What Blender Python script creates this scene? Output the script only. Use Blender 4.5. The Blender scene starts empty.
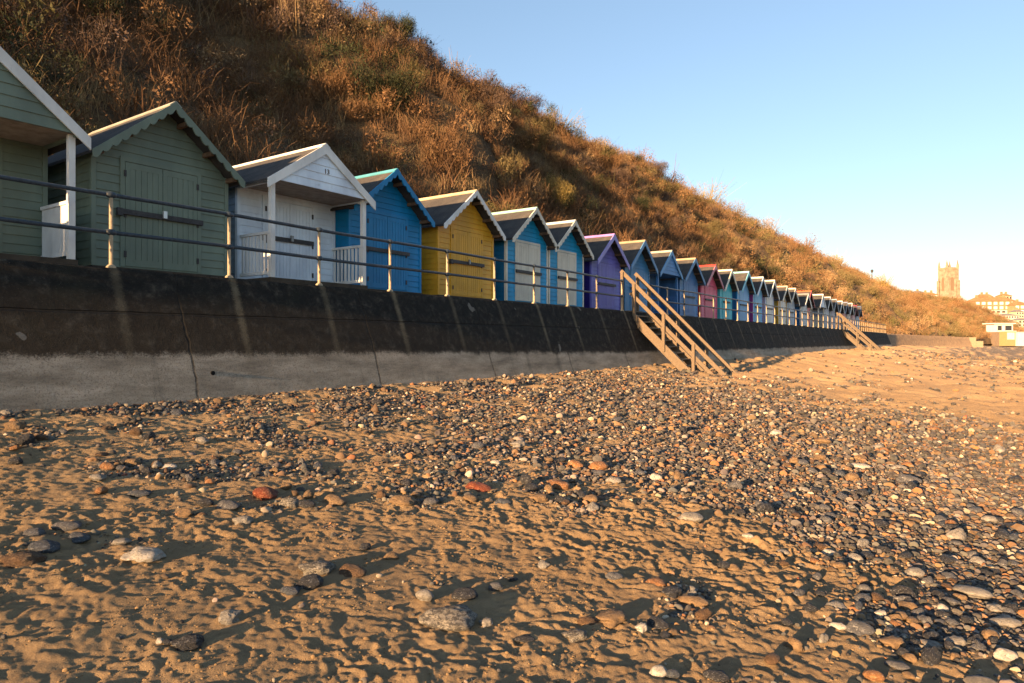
import bpy, bmesh, math, random
import numpy as np
from mathutils import Vector, Matrix
random.seed(7)
RNG = np.random.default_rng(11)
R = math.radians
scene = bpy.context.scene
COL = scene.collection

# World axes: x runs along the sea wall (away from the viewer), y runs inland, z up.
CZ = 1.75                                   # eye height above the sand at the viewer's feet
TH = math.atan((985 - 512) / 683.0)
SN, CS = math.sin(TH), math.cos(TH)
F = 682.67
SUN_EL, SUN_IN = 8.0, 1.9                   # degrees; SUN_IN = how far the sun stands inland of the wall line

# ------------------------------------------------------------------ noise
def _h(ix, iy, s):
    n = (ix.astype(np.int64) * 374761393 + iy.astype(np.int64) * 668265263 + s * 974634777) & 0x7fffffff
    n = ((n ^ (n >> 13)) * 1274126177) & 0x7fffffff
    return ((n ^ (n >> 16)) & 0xffffff) / float(0xffffff)
def vn(x, y, s=0):                          # gradient noise, about -1..1
    x = np.asarray(x, float); y = np.asarray(y, float)
    x0 = np.floor(x); y0 = np.floor(y); fx = x - x0; fy = y - y0
    u = fx * fx * fx * (fx * (fx * 6 - 15) + 10); v = fy * fy * fy * (fy * (fy * 6 - 15) + 10)
    def g(i, j):
        a = _h(x0 + i, y0 + j, s) * 2 * math.pi
        return np.cos(a) * (fx - i) + np.sin(a) * (fy - j)
    a = g(0, 0) * (1 - u) + g(1, 0) * u
    b = g(0, 1) * (1 - u) + g(1, 1) * u
    return (a * (1 - v) + b * v) * 1.5
def fbm(x, y, s=0, o=4, gain=.5):
    t = 0; a = 1
    for k in range(o):
        t = t + a * vn(x * 2 ** k, y * 2 ** k, s + k * 17); a *= gain
    return t
def sst(a, b, x):
    t = np.clip((x - a) / (b - a), 0, 1); return t * t * (3 - 2 * t)

# ------------------------------------------------------------------ materials
MATS = {}
class NT:
    def __init__(s, name):
        s.m = bpy.data.materials.new(name); s.m.use_nodes = True
        s.t = s.m.node_tree; s.n = s.t.nodes; s.l = s.t.links
        s.b = s.n['Principled BSDF']; s.b.inputs['Roughness'].default_value = .7
        s.b.inputs['Specular IOR Level'].default_value = .3
        s.b.inputs['Diffuse Roughness'].default_value = 1.0
        s._c = None
    def link(s, a, b): s.l.new(a, b)
    def co(s):
        if s._c is None: s._c = s.n.new('ShaderNodeTexCoord').outputs['Object']
        return s._c
    def mapped(s, sc):
        m = s.n.new('ShaderNodeMapping'); m.inputs['Scale'].default_value = sc; s.link(s.co(), m.inputs['Vector']); return m.outputs[0]
    def noise(s, scale, detail=4, rough=.55, vec=None, dist=0):
        n = s.n.new('ShaderNodeTexNoise'); n.inputs['Scale'].default_value = scale; n.inputs['Detail'].default_value = detail
        n.inputs['Roughness'].default_value = rough; n.inputs['Distortion'].default_value = dist
        s.link(vec if vec is not None else s.co(), n.inputs['Vector']); return n.outputs['Fac']
    def ramp(s, fac, stops, interp='LINEAR'):
        r = s.n.new('ShaderNodeValToRGB'); cr = r.color_ramp; cr.interpolation = interp
        while len(cr.elements) < len(stops): cr.elements.new(.5)
        for e, (p, c) in zip(cr.elements, stops):
            e.position = p; e.color = (*c, 1) if len(c) == 3 else c
        s.link(fac, r.inputs['Fac']); return r.outputs['Color']
    def f(s, fac, a, b, lo=0., hi=1.):
        r = s.n.new('ShaderNodeMapRange'); r.clamp = True; r.interpolation_type = 'SMOOTHSTEP'
        for k, v in zip((1, 2, 3, 4), (a, b, lo, hi)): r.inputs[k].default_value = v
        s.link(fac, r.inputs[0]); return r.outputs[0]
    def mix(s, fac, a, b, mode='MIX'):
        m = s.n.new('ShaderNodeMix'); m.data_type = 'RGBA'; m.blend_type = mode
        for sock, v in ((m.inputs[0], fac), (m.inputs[6], a), (m.inputs[7], b)):
            if isinstance(v, (int, float)): sock.default_value = v
            elif isinstance(v, tuple): sock.default_value = (*v, 1) if len(v) == 3 else v
            else: s.link(v, sock)
        return m.outputs[2]
    def math(s, op, a, b=0., c=0.):
        m = s.n.new('ShaderNodeMath'); m.operation = op
        for sock, v in zip(m.inputs, (a, b, c)):
            if isinstance(v, (int, float)): sock.default_value = v
            else: s.link(v, sock)
        return m.outputs[0]
    def bump(s, h, st=.3, d=.01):
        b = s.n.new('ShaderNodeBump'); b.inputs['Strength'].default_value = st; b.inputs['Distance'].default_value = d
        s.link(h, b.inputs['Height']); s.link(b.outputs[0], s.b.inputs['Normal'])
    def out(s, col, rough=None):
        s.link(col, s.b.inputs['Base Color'])
        if rough is not None: s.b.inputs['Roughness'].default_value = rough
        return s.m
def sc3(c, k): return tuple(min(1, v * k) for v in c)

def paint(c, wear=.8, rough=.5):
    key = ('paint', c, wear, rough)
    if key in MATS: return MATS[key]
    t = NT('weathered_paint')
    n = t.noise(1.6, 6, .6, t.mapped((1, 1, .45)))
    col = t.mix(t.f(n, .35, .7), sc3(c, .82), sc3(c, 1.1))
    g = t.noise(22, 5, .7, t.mapped((1, 1, .12)))
    col = t.mix(t.f(g, .60, .74, 0, .5 * wear), col, tuple(.35 * v + .12 for v in c))
    s2 = t.noise(5, 7, .75)
    col = t.mix(t.f(s2, .62, .72, 0, .55 * wear), col, (c[0] * .45 + .02, c[1] * .45 + .018, c[2] * .4 + .012))
    t.bump(g, .25, .004)
    MATS[key] = t.out(col, rough); return t.m
def solid(name, c, rough=.6, metal=0, var=.25, scale=6, bump=.2):
    key = (name, c)
    if key in MATS: return MATS[key]
    t = NT(name); n = t.noise(scale, 6, .65)
    col = t.mix(t.f(n, .3, .7), sc3(c, 1 - var), sc3(c, 1 + var))
    t.b.inputs['Metallic'].default_value = metal
    t.bump(n, bump, .01)
    MATS[key] = t.out(col, rough); return t.m
def wood_mat():
    if 'wood' in MATS: return MATS['wood']
    t = NT('weathered_timber')
    g = t.noise(9, 6, .6, t.mapped((1, 6, 6)), 1.2)
    col = t.ramp(g, [(.32, (.10, .072, .048)), (.5, (.185, .137, .09)), (.68, (.29, .225, .155))])
    n = t.noise(1.3, 4); col = t.mix(t.f(n, .5, .75, 0, .5), col, (.16, .13, .09))
    t.bump(g, .4, .006); MATS['wood'] = t.out(col, .8); return t.m
def felt_mat():
    if 'felt' in MATS: return MATS['felt']
    t = NT('roofing_felt'); n = t.noise(3, 6, .7); g = t.noise(180, 2)
    col = t.ramp(n, [(.3, (.035, .034, .036)), (.55, (.062, .058, .056)), (.75, (.10, .092, .078))])
    col = t.mix(t.f(g, .5, .7, 0, .5), col, (.14, .125, .11))
    t.bump(g, .5, .004); MATS['felt'] = t.out(col, .9); return t.m

# ------------------------------------------------------------------ mesh builder
def raw_mesh(name, V, Fq, smooth=False, col=None):
    """V (n,3) array; Fq (m,k) int array"""
    me = bpy.data.meshes.new(name)
    V = np.ascontiguousarray(V, np.float32); Fq = np.ascontiguousarray(Fq, np.int32)
    m, k = Fq.shape
    me.vertices.add(len(V)); me.vertices.foreach_set('co', V.ravel())
    me.loops.add(m * k); me.loops.foreach_set('vertex_index', Fq.ravel())
    me.polygons.add(m); me.polygons.foreach_set('loop_start', np.arange(0, m * k, k, dtype=np.int32))
    me.polygons.foreach_set('loop_total', np.full(m, k, np.int32))
    if smooth: me.polygons.foreach_set('use_smooth', np.ones(m, bool))
    if col is not None:
        a = me.attributes.new('tone', 'FLOAT_COLOR', 'POINT')
        a.data.foreach_set('color', np.ascontiguousarray(col, np.float32).ravel())
    me.update(calc_edges=True); me.validate()
    return me
def link(name, me, mat, parent=None, loc=None):
    o = bpy.data.objects.new(name, me); COL.objects.link(o)
    if mat is not None: me.materials.append(mat)
    if parent is not None: o.parent = parent
    if loc is not None: o.location = loc
    return o
class MB:
    def __init__(s): s.v = []; s.f = []
    def add(s, vs, fs):
        b = len(s.v); s.v += [tuple(p) for p in vs]; s.f += [tuple(b + i for i in f) for f in fs]; return s
    def box(s, x0, x1, y0, y1, z0, z1):
        return s.add([(x0, y0, z0), (x1, y0, z0), (x1, y1, z0), (x0, y1, z0), (x0, y0, z1), (x1, y0, z1), (x1, y1, z1), (x0, y1, z1)],
                     [(0, 3, 2, 1), (4, 5, 6, 7), (0, 1, 5, 4), (1, 2, 6, 5), (2, 3, 7, 6), (3, 0, 4, 7)])
    def bar(s, a, b, w, h, up=(0, 0, 1)):
        a = Vector(a); b = Vector(b); d = (b - a).normalized(); r = d.cross(Vector(up)).normalized() * (w / 2); u = r.cross(d).normalized() * (h / 2)
        vs = [p + i * r + j * u for p in (a, b) for i, j in ((-1, -1), (1, -1), (1, 1), (-1, 1))]
        return s.add(vs, [(0, 1, 2, 3), (7, 6, 5, 4), (0, 4, 5, 1), (1, 5, 6, 2), (2, 6, 7, 3), (3, 7, 4, 0)])
    def tube(s, pts, r, n=10, cap=True):
        pts = [Vector(p) for p in pts]; rr = r if isinstance(r, (list, tuple)) else [r] * len(pts)
        b = len(s.v); vs = []
        for i, p in enumerate(pts):
            d = (pts[min(i + 1, len(pts) - 1)] - pts[max(i - 1, 0)]).normalized()
            q = Vector((0, 0, 1)) if abs(d.z) < .9 else Vector((1, 0, 0)); x = d.cross(q).normalized(); y = d.cross(x)
            vs += [p + rr[i] * (math.cos(2 * math.pi * k / n) * x + math.sin(2 * math.pi * k / n) * y) for k in range(n)]
        fs = [(i * n + k, i * n + (k + 1) % n, (i + 1) * n + (k + 1) % n, (i + 1) * n + k) for i in range(len(pts) - 1) for k in range(n)]
        if cap: fs += [tuple(range(n - 1, -1, -1)), tuple(range((len(pts) - 1) * n, len(pts) * n))]
        return s.add(vs, fs)
    def prism(s, poly, d):
        """poly: list of 3D points of a planar outline; extruded along vector d"""
        n = len(poly); d = Vector(d); P = [Vector(p) for p in poly]
        return s.add(P + [p + d for p in P], [tuple(range(n - 1, -1, -1)), tuple(range(n, 2 * n))] + [(i, (i + 1) % n, n + (i + 1) % n, n + i) for i in range(n)])
    def build(s, name, mat, parent=None, loc=None, smooth=False, bevel=0):
        me = bpy.data.meshes.new(name); me.from_pydata(s.v, [], s.f)
        bm = bmesh.new(); bm.from_mesh(me); bmesh.ops.recalc_face_normals(bm, faces=bm.faces)
        bm.to_mesh(me); bm.free()
        if smooth: me.polygons.foreach_set('use_smooth', np.ones(len(me.polygons), bool))
        o = link(name, me, mat, parent, loc)
        if bevel:
            md = o.modifiers.new('bevel', 'BEVEL'); md.width = bevel; md.segments = 2; md.limit_method = 'ANGLE'
        return o
def empty(name, loc, label, cat, group=None):
    o = bpy.data.objects.new(name, None); COL.objects.link(o); o.location = loc; o.empty_display_size = .2
    tag(o, label, cat, group); return o
def tag(o, label=None, cat=None, group=None, kind=None):
    if label: o['label'] = label
    if cat: o['category'] = cat
    if group: o['group'] = group
    if kind: o['kind'] = kind
    return o

# ------------------------------------------------------------------ camera, sky, sun
cam = bpy.data.cameras.new('camera'); cam.sensor_width = 36; cam.lens = 24; cam.clip_start = .05; cam.clip_end = 9000
co = bpy.data.objects.new('camera', cam); COL.objects.link(co)
co.location = (0, 0, CZ); co.rotation_euler = (R(90), 0, math.atan2(SN, CS) - R(90)); scene.camera = co
w = bpy.data.worlds.new('World'); scene.world = w; w.use_nodes = True
nt = w.node_tree; bg = nt.nodes['Background']; sky = nt.nodes.new('ShaderNodeTexSky')
sky.sky_type = 'NISHITA'; sky.sun_disc = False; sky.sun_elevation = R(SUN_EL)
sdir = Vector((-math.cos(R(SUN_EL)) * math.cos(R(SUN_IN)), math.cos(R(SUN_EL)) * math.sin(R(SUN_IN)), math.sin(R(SUN_EL))))
sky.sun_rotation = math.atan2(sdir.x, sdir.y)
sky.air_density = 1.0; sky.dust_density = 0.45; sky.ozone_density = 2.2; sky.altitude = 0
tint = nt.nodes.new('ShaderNodeMix'); tint.data_type = 'RGBA'; tint.blend_type = 'MULTIPLY'; tint.inputs[0].default_value = 1; tint.inputs[7].default_value = (.985, .965, 1.0, 1)
gm = nt.nodes.new('ShaderNodeGamma'); gm.inputs[1].default_value = .76; nt.links.new(sky.outputs[0], gm.inputs[0]); nt.links.new(gm.outputs[0], tint.inputs[6]); nt.links.new(tint.outputs[2], bg.inputs[0]); bg.inputs[1].default_value = .117
ld = bpy.data.lights.new('sun', 'SUN'); ld.energy = 5; ld.angle = R(.55); ld.color = (1, .62, .31)
so = bpy.data.objects.new('sun', ld); COL.objects.link(so); so.location = (-60, 0, 40)
so.rotation_euler = (-sdir).to_track_quat('-Z', 'Y').to_euler()
vs = scene.view_settings; vs.view_transform = 'Standard'; vs.look = 'None'; vs.exposure = 1.8; vs.gamma = 1

# ------------------------------------------------------------------ beach
def beach_base(x, y):                        # broad shape, world z
    d = 9.52 - np.asarray(y, float); dp = np.maximum(d, 0)
    z = -.84 - 1.25 * (1 - np.exp(-dp / 9.)) - .010 * np.minimum(dp, 70) - np.minimum(d, 0) * .03
    z = z + .28 * sst(28, 70, x) * np.exp(-((dp - 3) / 9) ** 2)
    return z + CZ
def beach_mid(x, y):
    r = np.hypot(x, y)
    return .016 * fbm(x / 3.1, y / 3.1, 5, 2) + .16 * vn(x / 17, y / 17, 9) * sst(9, 25, r) * sst(9.0, 5.0, y)
TX = np.array([0, 128, 256, 384, 512, 640, 768, 896, 1024.])
TY = np.array([345, 352, 362, 376, 390, 405, 420, 440, 460, 480, 500, 530, 560, 600, 640, 690.])
TD = np.array([
 [.5, .5, .5, .5, .5, .5, .1, .25, .80],
 [.5, .5, .5, .5, .5, .5, .1, .30, .85],
 [.5, .5, .5, .5, .6, .6, .08, .25, .6],
 [.5, .5, .5, .5, .6, .75, .15, .22, .40],
 [.8, .8, .7, .55, .7, .8, .45, .12, .20],
 [.85, .75, .6, .5, .72, .85, .85, .22, .08],
 [.45, .35, .38, .44, .56, .78, .88, .85, .22],
 [.25, .25, .36, .43, .55, .76, .92, .95, .93],
 [.18, .25, .34, .46, .58, .70, .92, .97, .97],
 [.14, .20, .28, .45, .50, .62, .90, .97, .97],
 [.10, .13, .18, .3, .25, .5, .88, .97, .97],
 [.18, .08, .10, .06, .05, .14, .45, .93, .97],
 [.14, .06, .05, .05, .05, .10, .20, .72, .95],
 [.03, .03, .03, .05, .05, .09, .12, .50, .88],
 [.02, .03, .03, .04, .06, .09, .10, .45, .85],
 [.01, .02, .02, .03, .05, .08, .08, .40, .80]])
def pix(x, y, z):
    X = -CS * y + SN * x; Z = SN * y + CS * x; Z = np.where(Z > .3, Z, .3)
    return 512 + F * X / Z, 341.5 - F * (z - CZ) / Z, SN * y + CS * x
def shingle_density(x, y):
    """painted over the ground: how thickly the beach is covered with stones there"""
    px, py, Z = pix(x, y, beach_base(x, y))
    fx = np.clip(np.interp(px, TX, np.arange(9)), 0, 7.999); fy = np.clip(np.interp(py, TY, np.arange(16)), 0, 14.999)
    i = fy.astype(int); j = fx.astype(int); a = fy - i; b = fx - j
    d = TD[i, j] * (1 - a) * (1 - b) + TD[i + 1, j] * a * (1 - b) + TD[i, j + 1] * (1 - a) * b + TD[i + 1, j + 1] * a * b
    d = np.where(Z < 1.5, .15, d)
    n = .5 + .50 * fbm(x / .95, y / .95, 31, 4, .62)
    return np.clip(sst(n - .22, n + .22, d * 1.02 - .01), 0, 1) * sst(0, .12, d), d
def sand_fine(x, y, dens):
    """trodden sand: overlapping hollows and ridges"""
    wx = x + .06 * vn(x * 4, y * 4, 71); wy = y + .06 * vn(x * 4 + 9, y * 4, 72)
    a = vn(wx / .115, wy / .105, 51); b = vn(wx / .06, wy / .052, 52); c = vn(wx / .34, wy / .30, 53)
    hol = -np.maximum(0, .15 - np.abs(vn(wx / .17, wy / .15, 54))) * 2.0
    ridge = .5 - np.abs(vn(wx / .15 + 5, wy / .13, 57))
    hol2 = -np.maximum(0, .22 - np.hypot(vn(wx / .30, wy / .26, 64), vn(wx / .30, wy / .26, 65))) * 1.6
    mod = np.clip(.9 + .9 * vn(x / .55, y / .5, 66), .25, 1.7)
    crease = .28 - np.abs(vn(wx / .105 + 3, wy / .095, 67)); lump = np.abs(vn(wx / .19 + 8, wy / .17, 68))
    h = mod * (.016 * a + .010 * b + .022 * crease) + .024 * c + .05 * hol2 + .020 * hol + .026 * lump + .016 * ridge + mod * .0095 * vn(x / .042, y / .042, 55) + .0045 * vn(x / .021, y / .021, 56)
    return h * (1 - .55 * dens) * (.72 + .5 * vn(x / 2.3, y / 2.3, 58))
def beach_h(x, y):
    dens, _ = shingle_density(x, y)
    r = np.hypot(x, y)
    w = sst(0., 1.2, 9.3 - y + 1)
    far = .045 * vn(x / .42, y / .42, 61) * sst(9, 14, r) * sst(34, 24, r) + .12 * vn(x / 1.0, y / 1.0, 62) * sst(18, 28, r) * sst(70, 50, r) + .3 * vn(x / 2.6, y / 2.6, 63) * sst(45, 60, r) * sst(260, 160, r)
    return beach_base(x, y) + beach_mid(x, y) + (sand_fine(x, y, dens) * sst(34, 14, r) + far) * w
az0 = TH
dense = np.arange(-R(47), R(47), R(.15)); sparse = np.arange(R(47), 2 * math.pi - R(47), R(3))
az = np.concatenate([dense, sparse])         # measured from the view axis, turning seaward
rr = [.5]
while rr[-1] < 2600:
    r = rr[-1]; rr.append(r + (.14 if r < 1.9 else min(max(.0125, .00030 * r * r), .12 * r)))
rr = np.array(rr)
A, Rr = np.meshgrid(az, rr)
fx = Rr * np.cos(A); sx = Rr * np.sin(A)
BX = fx * CS + sx * SN; BY = fx * SN - sx * CS
BZ = beach_h(BX, BY)
dens, _ = shingle_density(BX, BY)
na, nr = len(az), len(rr)
idx = np.arange(na * nr).reshape(nr, na); nxt = np.roll(idx, -1, 1)
FQ = np.stack([idx[:-1], nxt[:-1], nxt[1:], idx[1:]], -1).reshape(-1, 4)[:, ::-1]
V = np.stack([BX, BY, BZ], -1).reshape(-1, 3); V = np.vstack([V, [[0, 0, float(beach_h(np.zeros(1), np.zeros(1))[0])]]])
col = np.zeros((len(V), 4)); col[:-1, 0] = dens.ravel(); col[:, 3] = 1
me = raw_mesh('beach', V, FQ, True, col)
t = NT('sand'); at = t.n.new('ShaderNodeAttribute'); at.attribute_name = 'tone'
sepa = t.n.new('ShaderNodeSeparateColor'); t.link(at.outputs['Color'], sepa.inputs[0]); cov = sepa.outputs[0]
n1 = t.noise(.35, 5); n2 = t.noise(9, 6, .7); n3 = t.noise(110, 6, .8)
c = t.ramp(n1, [(.3, (.285, .19, .098)), (.55, (.35, .24, .127)), (.75, (.41, .29, .16))])
c = t.mix(t.f(n2, .45, .7, 0, .45), c, (.23, .145, .07))
c = t.mix(t.f(n3, .54, .64, 0, .6), c, (.13, .085, .05))
vor = t.n.new('ShaderNodeTexVoronoi'); vor.inputs['Scale'].default_value = 26; t.link(t.co(), vor.inputs['Vector'])
sv = t.n.new('ShaderNodeSeparateColor'); t.link(vor.outputs['Color'], sv.inputs[0])
peb = t.ramp(sv.outputs[0], [(0, (.05, .05, .055)), (.35, (.12, .11, .10)), (.6, (.22, .18, .13)), (.8, (.28, .17, .08)), (.93, (.42, .38, .33))], 'CONSTANT')
n4 = t.noise(.6, 5, .65)
cm = t.math('MULTIPLY', cov, t.f(t.math('ADD', t.math('MULTIPLY', cov, .5), n2), .55, .95))
c = t.mix(cm, c, peb)
hh = t.math('ADD', t.math('MULTIPLY', n3, .85), t.math('ADD', t.math('MULTIPLY', n2, .8), t.math('MULTIPLY', t.math('MULTIPLY', vor.outputs['Distance'], cm), -1.5)))
t.bump(hh, 1., .03)
tag(link('beach', me, t.out(c, .9)), kind='structure')

m = NT('sea_water'); m.b.inputs['Roughness'].default_value = .12; m.bump(m.noise(.7, 5), .5, .2)
mb = MB(); mb.add([(-900, -2600, -1.06), (3000, -2600, -1.06), (3000, -48, -1.06), (-900, -48, -1.06)], [(0, 1, 2, 3)])
tag(mb.build('sea', m.out(m.mix(.0, (.05, .085, .09), (.05, .085, .09)), .12)), kind='structure')

# ------------------------------------------------------------------ sea walls and promenade
WT = 1.05 + CZ; BAT = .36
def wall_mat(x_end, streaks=True):
    t = NT('tarred_concrete'); s = t.n.new('ShaderNodeSeparateXYZ'); t.link(t.co(), s.inputs[0]); X, Y, Z = s.outputs
    n = t.noise(1.1, 6, .65); n5 = t.noise(6, 7, .7); nf = t.noise(45, 5, .75)
    drip = t.noise(1.0, 6, .7, t.mapped((2.2, .2, .14)))
    dark = t.ramp(n5, [(.34, (.006, .0055, .005)), (.5, (.014, .0125, .010)), (.6, (.036, .031, .024)), (.7, (.09, .076, .056))])
    dark = t.mix(t.f(n, .5, .75, 0, .6), dark, (.020, .021, .012))
    dark = t.mix(t.f(nf, .60, .68, 0, .75), dark, (.11, .095, .075))
    dark = t.mix(t.f(t.noise(2.6, 3, .5, None, .4), .715, .735, 0, .85), dark, (.22, .20, .17))
    light = t.ramp(t.noise(2.2, 8, .7, t.mapped((.5, 1, 2.2))), [(.33, (.21, .175, .135)), (.5, (.38, .32, .245)), (.68, (.55, .46, .36))])
    light = t.mix(t.f(nf, .48, .66, 0, .7), light, (.13, .105, .08))
    light = t.mix(t.f(drip, .55, .72, 0, .55), light, (.11, .10, .08))
    # a tide line separates the tarred upper face from bare concrete
    edge = t.math('ADD', Z, t.math('ADD', t.math('MULTIPLY', n, .16), t.math('ADD', t.math('MULTIPLY', drip, .22), t.math('ADD', t.math('MULTIPLY', nf, .20), t.math('MULTIPLY', n5, .16)))))
    edge = t.math('ADD', edge, t.math('MULTIPLY', t.f(X, 2, 26), .20))
    k = t.f(edge, CZ + .13, CZ + .24)
    c = t.mix(k, light, dark)
    if streaks:
        ph = t.math('ADD', X, -4.77 + .93); ph = t.math('SUBTRACT', t.math('MODULO', t.math('ADD', ph, 37.2), 1.86), .93)
        wob = t.math('ADD', t.math('ABSOLUTE', ph), t.math('MULTIPLY', t.math('ADD', nf, -.5), .22))
        band = t.math('SUBTRACT', 1, t.f(wob, .015, .10))
        fade = t.f(t.math('ADD', Z, t.math('MULTIPLY', n, .5)), CZ - .35, CZ + .75, .12, .8)
        vary = t.f(t.noise(.55, 2, .5, t.mapped((1, .01, .01))), .38, .62, .45, 1.)
        c = t.mix(t.math('MULTIPLY', t.math('MULTIPLY', band, fade), t.math('MULTIPLY', vary, t.f(n5, .3, .6, .55, 1.))), c, (.22, .175, .11))
    jx = t.math('SUBTRACT', t.math('MODULO', t.math('ADD', t.math('ADD', X, 111.6 - 4.55), t.math('MULTIPLY', n, .22)), 3.72), .0)
    j = t.math('SUBTRACT', 1, t.f(t.math('ABSOLUTE', t.math('SUBTRACT', jx, 1.2)), .006, .022))
    c = t.mix(t.math('MULTIPLY', t.math('MULTIPLY', j, t.math('SUBTRACT', 1, t.math('MULTIPLY', k, .9))), t.f(n5, .35, .6, .3, .85)), c, (.02, .018, .015))
    lz = t.math('SUBTRACT', 1, t.f(t.math('ABSOLUTE', t.math('ADD', Z, t.math('ADD', -CZ - .43, t.math('MULTIPLY', n, .05)))), .006, .022))
    c = t.mix(t.math('MULTIPLY', lz, t.f(n5, .4, .6, .2, .8)), c, (.008, .008, .007))
    ht = t.math('ADD', t.math('MULTIPLY', n5, 1.0), t.math('ADD', t.math('MULTIPLY', nf, .45), t.math('MULTIPLY', t.math('ADD', j, lz), -1.2)))
    t.bump(ht, 1., .08)
    return t.out(c, .92)
def strip_wall(name, path, prof, mat, n_sub=1):
    """path: list of (x,y) of the top edge (seaward face); prof: list of (out, z) from back to foot"""
    V = []; n = len(prof)
    for i, (x, y) in enumerate(path):
        a = Vector(path[max(i - 1, 0)]); b = Vector(path[min(i + 1, len(path) - 1)]); d = (b - a).normalized(); o = Vector((d.y, -d.x))
        for u, z in prof: V.append((x + o.x * u, y + o.y * u, z))
    m = len(path); Fq = [(i * n + k, (i + 1) * n + k, (i + 1) * n + k + 1, i * n + k + 1) for i in range(m - 1) for k in range(n - 1)]
    mb = MB(); mb.add(V, Fq); mb.f += [tuple(range(n)), tuple(range((m - 1) * n, m * n))]
    return mb.build(name, mat)
prof = [(-.55, -.2), (-.55, WT), (-.03, WT), (.0, WT - .03), (.0 + BAT * .3, WT - .3)] + [(BAT * k * .4, WT - .4 * k) for k in range(2, 8)]
seawall = strip_wall('seawall', [(-30 + 4 * i, 10.2) for i in range(33)], prof, wall_mat(98))
tag(seawall, 'sloping concrete sea wall, black with tar above and bare grey below, under the beach huts', 'sea wall')
mb = MB(); mb.tube([(5.94, 9.635, 1.27), (5.94, 9.85, 1.27)], .034, 14)
mb.build('drain_hole', solid('painted_hole_dark', (.004, .004, .004), .9), seawall)  # solid capped tube; black colour stands in for the dark inside
far = [(98.3, 10.32), (110, 9.9), (125, 9.1), (140, 8.1), (160, 6.5), (180, 4.8), (200, 3.2)]
t = NT('rough_sea_wall'); n = t.noise(2.2, 7, .75); nf = t.noise(.8, 5, .6, t.mapped((1, 1, 2)))
c = t.ramp(n, [(.3, (.13, .085, .05)), (.5, (.25, .17, .10)), (.7, (.36, .26, .165))]); c = t.mix(t.f(nf, .5, .7, 0, .6), c, (.12, .085, .06))
t.bump(n, .9, .08)
fw = strip_wall('seawall', far, [(-.6, -.3), (-.6, WT - .02), (-.05, WT - .02), (0, WT - .1), (.12, WT - .5), (.25, WT - 1), (.5, WT - 1.7), (.8, WT - 2.4)], t.out(c, .9))
tag(fw, 'low rough brown sea wall beyond the last railing, running towards the town', 'sea wall')
t = NT('promenade_concrete'); n = t.noise(1.5, 7, .7)
pm = t.out(t.ramp(n, [(.3, (.14, .12, .10)), (.7, (.27, .24, .20))]), .9)
PZ = WT - .02
mb = MB(); mb.add([(-60, 10.5, PZ), (98.3, 10.5, PZ), (98.3, 17, PZ), (-60, 17, PZ)], [(0, 1, 2, 3)])
for a, b in zip(far[:-1], far[1:]): mb.add([(a[0], a[1] + .3, PZ - .03), (b[0], b[1] + .3, PZ - .03), (b[0], b[1] + 5, PZ - .03), (a[0], a[1] + 5, PZ - .03)], [(0, 1, 2, 3)])
tag(mb.build('promenade', pm), kind='structure')

# ------------------------------------------------------------------ railings
steel = solid('dark_railing_paint', (.042, .058, .078), .45, 0, .3, 20)
cream = solid('cream_post_paint', (.42, .34, .23), .5, 0, .15, 20)
RY = 10.29
pm_ = MB(); pm_.tube([(0, 0, 0), (0, 0, .02), (0, 0, .045), (0, 0, .05), (0, 0, 1.02)], [.065, .065, .045, .027, .025], 12)
post_me = pm_.build('post', cream, smooth=False); post_mesh = post_me.data; bpy.data.objects.remove(post_me)
km = MB(); km.tube([(-.07, 0, 0), (-.03, 0, 0), (0, 0, 0), (.03, 0, 0), (.07, 0, 0)], [.031, .046, .05, .046, .031], 12); kn = km.build('collar', steel, smooth=True); knm = kn.data; bpy.data.objects.remove(kn)
def railing(x0, posts, x1, label, lead=0):
    r = empty('railing', (posts[0], RY, WT), label, 'railing', 'railings along the sea wall top')
    for x in posts:
        p = bpy.data.objects.new('post', post_mesh); COL.objects.link(p); p.parent = r; p.location = (x - posts[0], 0, 0)
        for z in (.515, 1.05):
            if x < 40:
                k = bpy.data.objects.new('collar', knm); COL.objects.link(k); k.parent = p; k.location = (0, 0, z)
    for z in (.515, 1.05):
        pts = []; x = x0
        while x < x1 + .01: pts.append((x - posts[0], .006 * math.sin(x * 1.7), z + .008 * math.sin(x * 1.1 + z))); x += (x1 - x0) / max(2, round((x1 - x0) / .9))
        MB().tube(pts, .030, 10).build('rail', steel, r, smooth=True)
S = 1.86
railing(-6, [4.77 + S * i for i in range(-2, 10)], 4.77 + S * 9, 'long steel railing in front of the nearest huts, left of the near stairs')
railing(23.75, [23.75 + S * i for i in range(23)], 23.75 + S * 22, 'steel railing with cream posts between the two flights of beach stairs')
railing(66.6, [66.6 + 1.35 * i for i in range(24)], 66.6 + 1.35 * 23, 'far railing of close-set posts past the last hut, beyond the far stairs')

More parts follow.
